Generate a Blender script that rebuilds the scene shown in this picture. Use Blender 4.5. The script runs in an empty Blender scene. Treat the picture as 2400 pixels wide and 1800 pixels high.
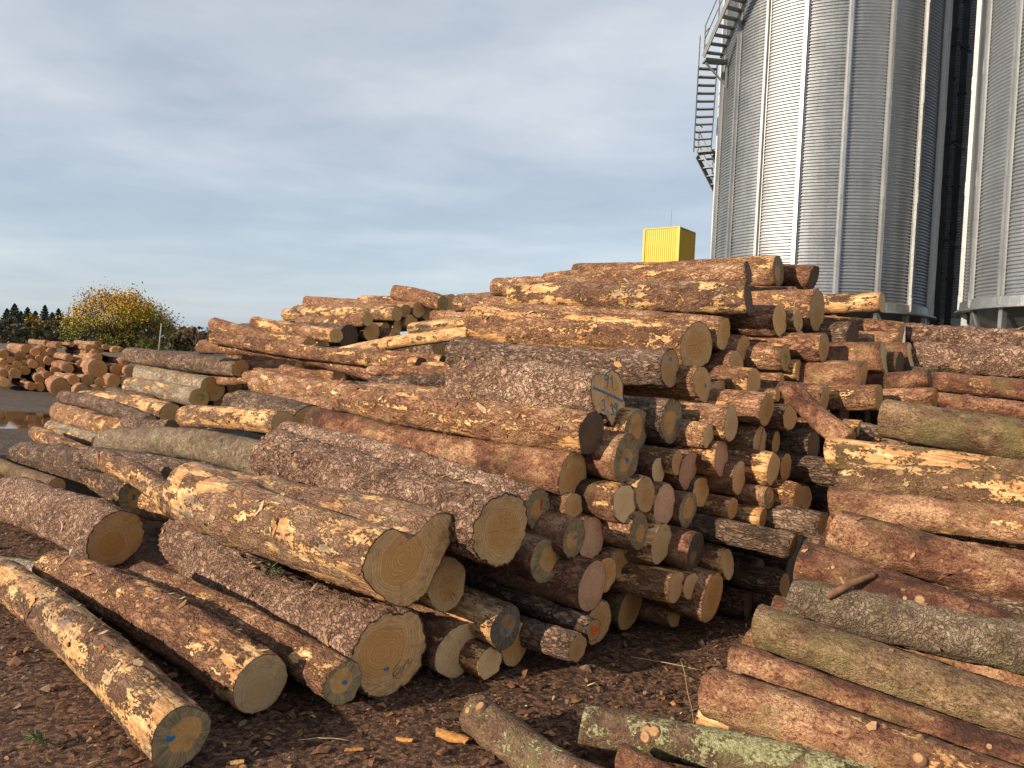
import bpy, math, random
import numpy as np
from mathutils import Vector, Matrix

# ------------------------------------------------------------------ scene, camera, light
scene = bpy.context.scene
R = math.radians
random.seed(7)
rng = np.random.default_rng(11)

EYE = 1.6
PITCH, ROLL = R(2.07), R(2.5)
r0 = Vector((1, 0, 0)); u0 = Vector((0, math.sin(PITCH), math.cos(PITCH)))
fwd = Vector((0, math.cos(PITCH), -math.sin(PITCH)))
right = r0 * math.cos(ROLL) + u0 * math.sin(ROLL)
up = u0 * math.cos(ROLL) - r0 * math.sin(ROLL)
cam_data = bpy.data.cameras.new('camera')
cam = bpy.data.objects.new('camera', cam_data)
scene.collection.objects.link(cam)
m = Matrix((right, up, -fwd)).transposed().to_4x4()
m.translation = Vector((0, 0, EYE))
cam.matrix_world = m
cam_data.sensor_width = 36.0
cam_data.lens = 27.0            # 1800 px focal length on a 2400 px wide frame
cam_data.clip_start = 0.05
cam_data.clip_end = 6000
scene.camera = cam

SUN_DIR = Vector((-0.860 * math.cos(R(19)), -0.510 * math.cos(R(19)), math.sin(R(19)))).normalized()
sun_data = bpy.data.lights.new('sun', 'SUN')
sun_data.energy = 4.7
sun_data.angle = R(0.6)
sun_data.color = (1.0, 0.82, 0.60)
sun = bpy.data.objects.new('sun', sun_data)
scene.collection.objects.link(sun)
sun.rotation_euler = SUN_DIR.to_track_quat('Z', 'Y').to_euler()

world = bpy.data.worlds.new('World')
scene.world = world
world.use_nodes = True
wn, wl = world.node_tree.nodes, world.node_tree.links
wn.clear()


class NT:
    """Small helper for wiring nodes."""
    def __init__(self, tree):
        self.t = tree; self.n = tree.nodes; self.l = tree.links

    def new(self, typ, **kw):
        nd = self.n.new(typ)
        for k, v in kw.items():
            setattr(nd, k, v)
        return nd

    def put(self, sock, val):
        if isinstance(val, bpy.types.NodeSocket):
            self.l.new(val, sock)
        elif val is not None:
            sock.default_value = val

    def math(self, op, a, b=None, c=None, clamp=False):
        nd = self.new('ShaderNodeMath', operation=op, use_clamp=clamp)
        self.put(nd.inputs[0], a); self.put(nd.inputs[1], b); self.put(nd.inputs[2], c)
        return nd.outputs[0]

    def vmath(self, op, a, b=None):
        nd = self.new('ShaderNodeVectorMath', operation=op)
        self.put(nd.inputs[0], a); self.put(nd.inputs[1], b)
        return nd.outputs['Value'] if op in ('LENGTH', 'DOT_PRODUCT') else nd.outputs[0]

    def xyz(self, x, y, z):
        nd = self.new('ShaderNodeCombineXYZ')
        self.put(nd.inputs[0], x); self.put(nd.inputs[1], y); self.put(nd.inputs[2], z)
        return nd.outputs[0]

    def sep(self, v):
        nd = self.new('ShaderNodeSeparateXYZ'); self.put(nd.inputs[0], v)
        return nd.outputs

    def noise(self, vec, scale, detail=2.0, rough=0.5, dist=0.0):
        nd = self.new('ShaderNodeTexNoise')
        self.put(nd.inputs['Vector'], vec)
        nd.inputs['Scale'].default_value = scale
        nd.inputs['Detail'].default_value = detail
        nd.inputs['Roughness'].default_value = rough
        nd.inputs['Distortion'].default_value = dist
        return nd.outputs[0]

    def ncol(self, vec, scale, detail=2.0):
        nd = self.new('ShaderNodeTexNoise')
        self.put(nd.inputs['Vector'], vec)
        nd.inputs['Scale'].default_value = scale
        nd.inputs['Detail'].default_value = detail
        return nd.outputs[1]

    def voro(self, vec, scale, feature='F1', rnd=1.0):
        nd = self.new('ShaderNodeTexVoronoi', feature=feature)
        self.put(nd.inputs['Vector'], vec)
        nd.inputs['Scale'].default_value = scale
        nd.inputs['Randomness'].default_value = rnd
        return nd.outputs

    def ramp(self, fac, stops, interp='LINEAR'):
        nd = self.new('ShaderNodeValToRGB')
        nd.color_ramp.interpolation = interp
        el = nd.color_ramp.elements
        while len(el) > 1:
            el.remove(el[-1])
        for i, (p, c) in enumerate(stops):
            e = el[0] if i == 0 else el.new(p)
            e.position = p
            if not isinstance(c, (tuple, list)):
                c = (c, c, c)
            e.color = (c[0], c[1], c[2], 1)
        self.put(nd.inputs[0], fac)
        return nd.outputs[0]

    def mrange(self, v, a, b, c=0.0, d=1.0):
        nd = self.new('ShaderNodeMapRange')
        self.put(nd.inputs[0], v)
        for i, x in enumerate((a, b, c, d)):
            nd.inputs[i + 1].default_value = x
        return nd.outputs[0]

    def mix(self, fac, a, b, blend='MIX'):
        nd = self.new('ShaderNodeMix', data_type='RGBA', blend_type=blend)
        self.put(nd.inputs[0], fac)
        for s, v in ((nd.inputs[6], a), (nd.inputs[7], b)):
            if isinstance(v, (tuple, list)):
                v = (v[0], v[1], v[2], 1)
            elif isinstance(v, (int, float)):
                v = (v, v, v, 1)
            self.put(s, v)
        return nd.outputs[2]

    def attr(self, name):
        nd = self.new('ShaderNodeAttribute', attribute_name=name)
        return nd.outputs


# overcast, blue-grey layered cloud over a clear low sun
w = NT(world.node_tree)
tcw = w.new('ShaderNodeTexCoord').outputs['Generated']
sx, sy, sz = w.sep(tcw)
zc = w.math('ADD', w.math('MAXIMUM', sz, 0.0), 0.11)
plane = w.xyz(w.math('DIVIDE', sx, zc), w.math('DIVIDE', sy, zc), 0.0)
warp = w.vmath('ADD', plane, w.vmath('SCALE', w.ncol(plane, 0.7, 3)))
wsc = warp.node.inputs[1].links[0].from_node; wsc.inputs['Scale'].default_value = 0.55
band = w.noise(w.vmath('MULTIPLY', warp, (0.52, 1.0, 1.0)), 0.60, 3.0, 0.5)
puff = w.noise(w.vmath('MULTIPLY', warp, (0.8, 1.0, 1.0)), 1.9, 7.0, 0.55)
cl = w.math('ADD', w.math('MULTIPLY', band, 0.68), w.math('MULTIPLY', puff, 0.32))
cloud = w.ramp(cl, [(0.34, (0.200, 0.228, 0.278)), (0.45, (0.260, 0.286, 0.325)), (0.54, (0.345, 0.363, 0.388)), (0.66, (0.480, 0.485, 0.485))])
low = w.mrange(sz, 0.0, 0.26, 0.80, 0.0)
cloud = w.mix(low, cloud, (0.255, 0.308, 0.385))
sky = w.new('ShaderNodeTexSky', sky_type='NISHITA')
sky.sun_disc = False
sky.sun_elevation = R(19)
sky.sun_rotation = math.atan2(SUN_DIR.x, SUN_DIR.y)
bg_sky = w.new('ShaderNodeBackground'); w.put(bg_sky.inputs[0], sky.outputs[0]); bg_sky.inputs[1].default_value = 0.13
bg_cl = w.new('ShaderNodeBackground'); w.put(bg_cl.inputs[0], cloud); bg_cl.inputs[1].default_value = 1.0
mixw = w.new('ShaderNodeMixShader'); mixw.inputs[0].default_value = 0.80
w.l.new(bg_sky.outputs[0], mixw.inputs[1]); w.l.new(bg_cl.outputs[0], mixw.inputs[2])
wo = w.new('ShaderNodeOutputWorld'); w.l.new(mixw.outputs[0], wo.inputs[0])

scene.view_settings.view_transform = 'Standard'
scene.view_settings.look = 'None'
scene.view_settings.gamma = 1.0
scene.view_settings.use_curve_mapping = False
scene.view_settings.exposure = 0.88
scene.cycles.use_denoising = True
scene.cycles.max_bounces = 5

# ------------------------------------------------------------------ helpers
COL = scene.collection


def mesh_obj(name, verts, faces, mat, parent=None, smooth=True, attrs=None, uv=None):
    me = bpy.data.meshes.new(name)
    if isinstance(verts, np.ndarray):
        verts = verts.reshape(-1, 3)
    if isinstance(faces, np.ndarray):
        k = faces.shape[1]; nf = faces.shape[0]
        me.vertices.add(len(verts)); me.vertices.foreach_set('co', np.asarray(verts, np.float32).ravel())
        me.loops.add(nf * k); me.loops.foreach_set('vertex_index', faces.astype(np.int32).ravel())
        me.polygons.add(nf); me.polygons.foreach_set('loop_start', np.arange(0, nf * k, k, dtype=np.int32))
        me.update(calc_edges=True)
    else:
        me.from_pydata([tuple(v) for v in verts], [], faces)
    me.polygons.foreach_set('use_smooth', [smooth] * len(me.polygons))
    for k, v in (attrs or {}).items():
        v = np.asarray(v, np.float32)
        if v.ndim == 1:
            a = me.attributes.new(k, 'FLOAT', 'POINT'); a.data.foreach_set('value', v)
        else:
            a = me.attributes.new(k, 'FLOAT_COLOR', 'POINT')
            c = np.ones((len(v), 4), np.float32); c[:, :3] = v
            a.data.foreach_set('color', c.ravel())
    if uv is not None:
        idx = np.empty(len(me.loops), np.int32); me.loops.foreach_get('vertex_index', idx)
        ul = me.uv_layers.new(name='UVMap'); ul.data.foreach_set('uv', np.asarray(uv, np.float32)[idx].ravel())
    for mt in (mat if isinstance(mat, (list, tuple)) else [mat]):
        me.materials.append(mt)
    ob = bpy.data.objects.new(name, me)
    COL.objects.link(ob)
    if parent is not None:
        ob.parent = parent
    return ob


def empty(name, mtx=None, label=None, cat=None, group=None):
    o = bpy.data.objects.new(name, None)
    o.empty_display_size = 0.1
    COL.objects.link(o)
    if mtx is not None:
        o.matrix_world = mtx
    tag(o, label, cat, group)
    return o


def tag(o, label=None, cat=None, group=None, kind=None):
    if label: o['label'] = label
    if cat: o['category'] = cat
    if group: o['group'] = group
    if kind: o['kind'] = kind
    return o


def copy_tree(o, mtx):
    c = o.copy(); COL.objects.link(c); c.matrix_world = mtx
    for ch in o.children:
        d = ch.copy(); COL.objects.link(d); d.parent = c
        for g in ch.children:
            e = g.copy(); COL.objects.link(e); e.parent = d
    return c


_perm = np.random.default_rng(3).permutation(512).astype(np.int64)
_perm = np.concatenate([_perm, _perm, _perm])
_g = np.random.default_rng(4).normal(size=(512, 3)); _g /= np.linalg.norm(_g, axis=1)[:, None]


def perlin(p):
    """Gradient noise, p (..., 3) -> about -1..1"""
    i = np.floor(p).astype(np.int64); f = p - i
    i &= 511
    u = f * f * f * (f * (f * 6 - 15) + 10)
    out = 0.0
    for dx in (0, 1):
        for dy in (0, 1):
            for dz in (0, 1):
                h = _perm[_perm[_perm[(i[..., 0] + dx) & 511] + ((i[..., 1] + dy) & 511)] % 512 + ((i[..., 2] + dz) & 511)] % 512
                g = _g[h]
                d = (f - np.array([dx, dy, dz])) * g
                wx = u[..., 0] if dx else 1 - u[..., 0]
                wy = u[..., 1] if dy else 1 - u[..., 1]
                wz = u[..., 2] if dz else 1 - u[..., 2]
                out = out + wx * wy * wz * d.sum(-1)
    return out * 1.6


def fbm(p, oct=3, gain=0.5):
    a, s, o = 1.0, 0.0, 0.0
    for k in range(oct):
        o = o + a * perlin(p * (2 ** k) + 17.3 * k); s += a; a *= gain
    return o / s


class MB:
    """Collects boxes, bars and tubes into one mesh."""
    def __init__(self):
        self.v = []; self.f = []

    def add(self, vs, fs):
        b = len(self.v); self.v += [tuple(x) for x in vs]; self.f += [tuple(b + i for i in q) for q in fs]
        return self

    def box(self, c, s, rot=None):
        c = Vector(c); vs = []
        for x in (-.5, .5):
            for y in (-.5, .5):
                for z in (-.5, .5):
                    p = Vector((x * s[0], y * s[1], z * s[2]))
                    vs.append(c + (rot @ p if rot else p))
        return self.add(vs, [(0, 1, 3, 2), (4, 6, 7, 5), (0, 4, 5, 1), (2, 3, 7, 6), (0, 2, 6, 4), (1, 5, 7, 3)])

    def bar(self, a, b, w_, h_, upv=(0, 0, 1)):
        a, b = Vector(a), Vector(b); d = b - a
        x = d.normalized(); y = Vector(upv).cross(x)
        if y.length < 1e-4:
            y = Vector((1, 0, 0)).cross(x)
        y.normalize(); z = x.cross(y)
        rot = Matrix((x, y, z)).transposed()
        return self.box((a + b) / 2, (d.length, w_, h_), rot)

    def tube(self, pts, rads, n=6, cap=True):
        pts = [Vector(p) for p in pts]; b = len(self.v)
        for i, p in enumerate(pts):
            t = (pts[min(i + 1, len(pts) - 1)] - pts[max(i - 1, 0)]).normalized()
            y = t.cross(Vector((0.31, 0.17, 0.93))); y.normalize(); z = t.cross(y)
            for k in range(n):
                a = 2 * math.pi * k / n
                self.v.append(tuple(p + (y * math.cos(a) + z * math.sin(a)) * rads[i]))
        for i in range(len(pts) - 1):
            for k in range(n):
                q = b + i * n; k2 = (k + 1) % n
                self.f.append((q + k, q + k2, q + n + k2, q + n + k))
        if cap:
            self.f.append(tuple(b + k for k in range(n))[::-1]); e = b + (len(pts) - 1) * n
            self.f.append(tuple(e + k for k in range(n)))
        return self

    def build(self, name, mat, parent=None, smooth=False, attrs=None):
        return mesh_obj(name, self.v, self.f, mat, parent, smooth, attrs)


def new_mat(name):
    mt = bpy.data.materials.new(name); mt.use_nodes = True
    mt.node_tree.nodes.clear()
    t = NT(mt.node_tree)
    out = t.new('ShaderNodeOutputMaterial'); b = t.new('ShaderNodeBsdfPrincipled')
    t.l.new(b.outputs[0], out.inputs[0])
    return mt, t, b


def bump(t, b, h, strength=0.6, dist=0.02):
    nd = t.new('ShaderNodeBump'); nd.inputs['Strength'].default_value = strength; nd.inputs['Distance'].default_value = dist
    t.put(nd.inputs['Height'], h); t.l.new(nd.outputs[0], b.inputs['Normal'])


def plain_mat(name, col, rough=0.6, metal=0.0, var=0.15, scale=6.0, spec=0.4):
    mt, t, b = new_mat(name)
    tc = t.new('ShaderNodeTexCoord').outputs['Object']
    n = t.noise(tc, scale, 4, 0.6)
    c = t.ramp(n, [(0.3, tuple(x * (1 - var) for x in col)), (0.7, tuple(min(1, x * (1 + var)) for x in col))])
    t.put(b.inputs['Base Color'], c); b.inputs['Roughness'].default_value = rough; b.inputs['Metallic'].default_value = metal
    b.inputs['Specular IOR Level'].default_value = spec
    return mt


# ------------------------------------------------------------------ materials: bark, cut wood
def bark_mat(name, cols, fis, pscale, pamt, peel, stain=0.0, green=0.0, lichen=0.0, stretch=0.55, bstr=1.0, bigw=0.6, bdist=0.042, grey=(0.085, 0.08, 0.075)):
    mt, t, b = new_mat(name)
    tc = t.new('ShaderNodeTexCoord').outputs['Object']
    rnd = t.new('ShaderNodeObjectInfo').outputs['Random']
    off = t.xyz(t.math('MULTIPLY', rnd, 57.0), t.math('MULTIPLY', rnd, 31.0), t.math('MULTIPLY', rnd, 91.0))
    v = t.vmath('ADD', tc, off)
    vs = t.vmath('MULTIPLY', v, (stretch, 1, 1))
    wv = t.new('ShaderNodeVectorMath', operation='MULTIPLY_ADD')
    t.put(wv.inputs[0], t.ncol(vs, 26, 4)); wv.inputs[1].default_value = (0.085, 0.085, 0.085); t.put(wv.inputs[2], vs)
    wv = wv.outputs[0]
    w2 = t.new('ShaderNodeVectorMath', operation='MULTIPLY_ADD')
    t.put(w2.inputs[0], t.ncol(vs, 7, 2)); w2.inputs[1].default_value = (0.16, 0.16, 0.16); t.put(w2.inputs[2], wv)
    wv = w2.outputs[0]
    big = t.noise(t.vmath('MULTIPLY', v, (0.6, 1, 1)), 4.2, 4, 0.6)
    mid = t.noise(vs, 16, 6, 0.68)
    fine = t.noise(vs, 85, 5, 0.7)
    edge = t.voro(wv, pscale, 'DISTANCE_TO_EDGE')[0]
    cell = t.voro(wv, pscale, 'F1')[1]
    cellv = t.sep(cell)[0]
    k = t.math('ADD', t.math('MULTIPLY', mid, 0.75), t.math('MULTIPLY', t.math('ADD', t.math('MULTIPLY', t.math('SUBTRACT', big, 0.5), bigw), 0.225), 1.0))
    k = t.math('ADD', k, t.math('MULTIPLY', fine, 0.25))
    k = t.math('ADD', k, t.math('MULTIPLY', t.math('SUBTRACT', cellv, 0.5), 0.28 * pamt))
    k = t.math('ADD', k, t.math('MULTIPLY', t.math('SUBTRACT', rnd, 0.5), 0.12))
    cols = [tuple(min(0.75, x * (1.12 + 0.20 * i / (len(cols) - 1))) for x in c) for i, c in enumerate(cols)]
    nst = len(cols)
    base = t.ramp(k, [(0.52 + 0.42 * i / (nst - 1), c) for i, c in enumerate(cols)])
    plate = t.mrange(edge, 0.0, 0.16)
    crev = t.mrange(fine, 0.36, 0.50)
    fm = t.math('MULTIPLY', t.math('SUBTRACT', 1.0, plate), t.math('MULTIPLY', t.mrange(t.noise(v, 8.0, 3), 0.35, 0.62, 0.35, 1.25), pamt))
    fm = t.math('MAXIMUM', fm, t.math('MULTIPLY', t.math('SUBTRACT', 1.0, crev), 0.8))
    base = t.mix(fm, base, fis)
    hgt = t.math('ADD', t.math('MULTIPLY', plate, 0.55 * pamt), t.math('ADD', t.math('MULTIPLY', mid, 0.75), t.math('MULTIPLY', fine, 0.35)))
    if green:
        g = t.mrange(t.math('ADD', t.noise(v, 5.0, 5, 0.62), t.math('MULTIPLY', fine, 0.15)), 0.60 - 0.1 * green, 0.74 - 0.1 * green)
        base = t.mix(t.math('MULTIPLY', g, 0.30 + 0.25 * green), base, (0.150, 0.140, 0.052))
    if lichen:
        ln = t.math('ADD', t.noise(v, 9.0, 6, 0.72), t.math('MULTIPLY', t.noise(v, 3.0, 2), 0.55))
        ln = t.math('ADD', ln, t.math('MULTIPLY', t.math('SUBTRACT', fine, 0.5), 0.35))
        lm = t.mrange(ln, 0.90 - 0.1 * lichen, 0.93 - 0.1 * lichen)
        lcol = t.ramp(fine, [(0.35, (0.14, 0.13, 0.04)), (0.5, (0.33, 0.32, 0.16)), (0.65, (0.52, 0.50, 0.32))])
        base = t.mix(lm, base, lcol)
        hgt = t.math('ADD', hgt, t.math('MULTIPLY', lm, t.math('MULTIPLY', fine, 1.0)))
    # peeled patches follow the mesh's own recessed areas
    pm0 = t.attr('peel')[2]
    pm1 = t.math('ADD', pm0, t.math('MULTIPLY', t.math('SUBTRACT', mid, 0.5), 0.8))
    pm1 = t.math('ADD', pm1, t.math('MULTIPLY', t.math('SUBTRACT', fine, 0.5), 0.75))
    pmask = t.mrange(pm1, 0.455, 0.545)
    vf = t.vmath('MULTIPLY', v, (0.12, 1, 1))
    fib = t.noise(vf, 60, 5, 0.65)
    pk = t.math('ADD', t.math('MULTIPLY', t.noise(t.vmath('MULTIPLY', v, (0.5, 1, 1)), 11.0, 7, 0.7), 0.62), t.math('MULTIPLY', fib, 0.48))
    pcol = t.ramp(pk, [(0.40, peel[0]), (0.52, peel[1]), (0.60, peel[2]), (0.70, peel[3])])
    if stain:
        sm = t.mrange(t.noise(t.vmath('MULTIPLY', v, (0.35, 1, 1)), 6.5, 7, 0.72), 0.57 - 0.07 * stain, 0.70 - 0.07 * stain)
        pcol = t.mix(t.math('MULTIPLY', sm, 0.85), pcol, grey)
    base = t.mix(pmask, base, pcol)
    hp = t.math('ADD', t.math('MULTIPLY', fib, 0.22), t.math('MULTIPLY', mid, 0.12))
    hm = t.new('ShaderNodeMix', data_type='FLOAT')
    t.put(hm.inputs[0], pmask); t.put(hm.inputs[2], hgt); t.put(hm.inputs[3], hp)
    t.put(b.inputs['Base Color'], base)
    t.put(b.inputs['Roughness'], t.mrange(pmask, 0, 1, 0.82, 0.62))
    b.inputs['Specular IOR Level'].default_value = 0.3
    bump(t, b, hm.outputs[0], bstr, bdist)
    return mt


PEEL_Y = [(0.19, 0.090, 0.038), (0.37, 0.195, 0.080), (0.52, 0.325, 0.145), (0.63, 0.460, 0.255)]
PEEL_O = [(0.18, 0.080, 0.034), (0.37, 0.185, 0.072), (0.52, 0.310, 0.135), (0.64, 0.455, 0.250)]
PEEL_B = [(0.15, 0.075, 0.038), (0.27, 0.145, 0.068), (0.41, 0.250, 0.130), (0.54, 0.385, 0.230)]
BARK = {
    'P': bark_mat('bark_plates', [(0.110, 0.060, 0.040), (0.235, 0.133, 0.089), (0.355, 0.218, 0.152), (0.480, 0.335, 0.245)], (0.040, 0.023, 0.015), 27, 0.62, PEEL_O, stretch=0.8, bstr=1.0, bdist=0.06),
    'O': bark_mat('bark_orange', [(0.082, 0.038, 0.022), (0.205, 0.096, 0.052), (0.335, 0.180, 0.102), (0.490, 0.320, 0.205)], (0.036, 0.017, 0.010), 26, 0.45, PEEL_O, stretch=0.5),
    'Y': bark_mat('bark_peeled', [(0.090, 0.045, 0.029), (0.185, 0.098, 0.060), (0.290, 0.170, 0.108), (0.400, 0.260, 0.175)], (0.032, 0.019, 0.013), 24, 0.45, PEEL_Y, stain=1.0, stretch=0.5),
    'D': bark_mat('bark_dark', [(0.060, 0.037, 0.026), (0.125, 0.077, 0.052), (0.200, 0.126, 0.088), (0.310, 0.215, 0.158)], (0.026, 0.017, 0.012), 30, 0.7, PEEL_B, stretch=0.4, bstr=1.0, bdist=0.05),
    'S': bark_mat('bark_red_brown', [(0.050, 0.019, 0.012), (0.120, 0.048, 0.027), (0.215, 0.105, 0.058), (0.350, 0.205, 0.120)], (0.030, 0.013, 0.008), 48, 0.25, PEEL_Y, stretch=0.7, green=0.12, bstr=0.8, bigw=1.0),
    'G': bark_mat('bark_green_brown', [(0.060, 0.030, 0.018), (0.120, 0.070, 0.038), (0.190, 0.120, 0.066), (0.270, 0.180, 0.105)], (0.032, 0.018, 0.011), 48, 0.25, PEEL_Y, stretch=0.7, green=0.5, bstr=0.8, bigw=1.0),
    'L': bark_mat('bark_lichen', [(0.050, 0.026, 0.018), (0.100, 0.056, 0.036), (0.165, 0.100, 0.066), (0.230, 0.160, 0.110)], (0.030, 0.017, 0.011), 40, 0.2, PEEL_B, stretch=0.8, green=0.7, lichen=1.0, bstr=0.8),
    'C': bark_mat('bark_scaly_grey', [(0.085, 0.055, 0.038), (0.160, 0.115, 0.080), (0.240, 0.185, 0.130), (0.310, 0.250, 0.185)], (0.055, 0.032, 0.020), 40, 0.5, PEEL_B, stretch=0.95, green=0.3, bstr=0.9),
    'W': bark_mat('bark_pale_grey', [(0.110, 0.085, 0.062), (0.200, 0.160, 0.120), (0.310, 0.255, 0.190), (0.420, 0.350, 0.270)], (0.045, 0.032, 0.024), 28, 0.4, PEEL_Y, stain=0.7, stretch=0.5),
}
BARK['G2'] = BARK['G']; BARK['L2'] = BARK['C']; BARK['Y2'] = bark_mat('bark_tan', [(0.090, 0.045, 0.026), (0.180, 0.100, 0.055), (0.270, 0.165, 0.092), (0.350, 0.235, 0.140)], (0.045, 0.024, 0.014), 34, 0.25, PEEL_Y, stretch=0.7, green=0.3)


def face_mat(name, sap, heart, dark, stain, ring=0.35, heart_r=0.58, saw=0.15, crack=0.6, crackc=0.35):
    mt, t, b = new_mat(name)
    uv = t.new('ShaderNodeUVMap'); uv.uv_map = 'UVMap'
    rnd = t.new('ShaderNodeObjectInfo').outputs['Random']
    r2 = t.math('FRACT', t.math('MULTIPLY', rnd, 17.31)); r3 = t.math('FRACT', t.math('MULTIPLY', rnd, 91.7))
    pith = t.xyz(t.math('MULTIPLY', t.math('SUBTRACT', r2, 0.5), 0.46), t.math('MULTIPLY', t.math('SUBTRACT', r3, 0.5), 0.46), 0.0)
    off = t.xyz(t.math('MULTIPLY', rnd, 37.0), t.math('MULTIPLY', r2, 53.0), 0.0)
    p = t.vmath('SUBTRACT', uv.outputs[0], pith)
    pn = t.vmath('ADD', p, off)
    n1 = t.noise(pn, 1.6, 3, 0.5); n2 = t.noise(pn, 9, 5, 0.65); n3 = t.noise(pn, 30, 4, 0.7)
    r = t.vmath('LENGTH', p)
    rr = t.math('ADD', r, t.math('MULTIPLY', t.math('SUBTRACT', n1, 0.5), 0.34))
    px, py, _ = t.sep(p)
    ang = t.math('ARCTAN2', py, px)
    polar = t.xyz(t.math('MULTIPLY', t.math('COSINE', ang), 3.0), t.math('MULTIPLY', t.math('SINE', ang), 3.0), t.math('ADD', t.math('MULTIPLY', r, 0.6), t.math('MULTIPLY', rnd, 40.0)))
    streak = t.noise(polar, 3.0, 4, 0.7)
    ringv = t.math('ADD', t.math('MULTIPLY', t.math('SINE', t.math('ADD', t.math('MULTIPLY', rr, 82.0), t.math('MULTIPLY', n1, 9.0))), 0.5), 0.5)
    ring2 = t.math('ADD', t.math('MULTIPLY', t.math('SINE', t.math('MULTIPLY', rr, 33.0)), 0.5), 0.5)
    hedge = t.math('ADD', heart_r, t.math('MULTIPLY', t.math('SUBTRACT', r3, 0.5), 0.22))
    hm = t.new('ShaderNodeMapRange'); hm.interpolation_type = 'SMOOTHSTEP'
    t.put(hm.inputs[0], t.math('SUBTRACT', rr, hedge)); hm.inputs[1].default_value = -0.03; hm.inputs[2].default_value = 0.03
    hm.inputs[3].default_value = 1.0; hm.inputs[4].default_value = 0.0
    hmask = hm.outputs[0]
    sapc = t.mix(t.math('MULTIPLY', t.mrange(streak, 0.42, 0.60), stain), sap, dark)
    c = t.mix(hmask, sapc, heart)
    c = t.mix(t.math('MULTIPLY', t.math('POWER', ringv, 2.0), ring), c, tuple(x * 0.48 for x in heart))
    c = t.mix(t.math('MULTIPLY', t.math('POWER', ring2, 3.0), ring * 0.6), c, tuple(x * 0.6 for x in heart))
    c = t.mix(t.mrange(n2, 0.35, 0.75, 0.0, 0.5), c, tuple(x * 0.62 for x in sap))
    c = t.mix(t.mrange(n1, 0.45, 0.8, 0.0, 0.55 * stain + 0.12), c, dark)
    mud = t.mrange(t.math('ADD', t.noise(pn, 2.6, 6, 0.7), t.math('MULTIPLY', r, 0.16)), 0.66, 0.80, 0.0, 0.45)
    c = t.mix(mud, c, (0.16, 0.09, 0.05))
    sawv = t.noise(t.vmath('MULTIPLY', pn, (3.0, 60.0, 1.0)), 1.0, 2, 0.5)
    c = t.mix(t.mrange(sawv, 0.45, 0.7, 0.0, saw), c, tuple(min(1, x * 1.25) for x in sap))
    ck = t.noise(t.xyz(t.math('MULTIPLY', t.math('COSINE', ang), 2.2), t.math('MULTIPLY', t.math('SINE', ang), 2.2), t.math('MULTIPLY', rnd, 70.0)), 2.6, 2, 0.5)
    cw = t.math('ABSOLUTE', t.math('SUBTRACT', t.math('ADD', ck, t.math('MULTIPLY', t.math('SUBTRACT', n2, 0.5), 0.05)), 0.5))
    cm = t.math('MULTIPLY', t.mrange(cw, 0.004, 0.012, 1.0, 0.0), t.mrange(r, 0.35, 0.65, crack, 0.0))
    cm = t.math('MULTIPLY', cm, t.mrange(r2, 0.3, 0.5))
    c = t.mix(cm, c, (0.03, 0.018, 0.012))
    hs = t.new('ShaderNodeHueSaturation'); hs.inputs['Hue'].default_value = 0.5
    t.put(hs.inputs['Value'], t.math('ADD', 0.74, t.math('MULTIPLY', r3, 0.44))); t.put(hs.inputs['Color'], c)
    t.put(b.inputs['Base Color'], hs.outputs[0])
    b.inputs['Roughness'].default_value = 0.78; b.inputs['Specular IOR Level'].default_value = 0.25
    bump(t, b, t.math('ADD', t.math('MULTIPLY', n3, 0.5), t.math('ADD', t.math('MULTIPLY', ringv, 0.25), t.math('MULTIPLY', sawv, 0.5))), 0.35, 0.006)
    return mt


FACE = {
    'f': face_mat('cut_fresh', (0.80, 0.560, 0.300), (0.76, 0.480, 0.215), (0.40, 0.26, 0.13), 0.15, ring=0.40, saw=0.35),
    'b': face_mat('cut_ochre', (0.76, 0.480, 0.215), (0.70, 0.350, 0.105), (0.34, 0.195, 0.09), 0.30, ring=0.55, crack=1.0),
    'r': face_mat('cut_ring', (0.420, 0.325, 0.175), (0.70, 0.360, 0.115), (0.100, 0.082, 0.056), 0.85, ring=0.28, heart_r=0.54),
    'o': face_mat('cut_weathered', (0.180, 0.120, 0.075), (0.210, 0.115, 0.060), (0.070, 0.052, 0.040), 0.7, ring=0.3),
    'p': face_mat('cut_pinkish', (0.68, 0.385, 0.235), (0.72, 0.430, 0.240), (0.36, 0.170, 0.105), 0.35, ring=0.55),
    'e': face_mat('cut_orange', (0.60, 0.345, 0.135), (0.52, 0.235, 0.075), (0.30, 0.17, 0.08), 0.3, ring=0.25, heart_r=0.75),
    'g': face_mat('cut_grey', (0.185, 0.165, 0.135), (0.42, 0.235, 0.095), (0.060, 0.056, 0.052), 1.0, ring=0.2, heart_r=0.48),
}
PAINT = {
    'blue': plain_mat('paint_blue', (0.010, 0.200, 0.420), 0.6, var=0.3, scale=40),
    'red': plain_mat('paint_red', (0.62, 0.045, 0.025), 0.6, var=0.3, scale=40),
    'green': plain_mat('paint_green', (0.10, 0.40, 0.06), 0.6, var=0.35, scale=40),
    'orange': plain_mat('paint_orange', (0.85, 0.13, 0.02), 0.55, var=0.2, scale=40),
    'ink': plain_mat('paint_ink', (0.03, 0.02, 0.015), 0.7, var=0.2, scale=40),
}


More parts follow.
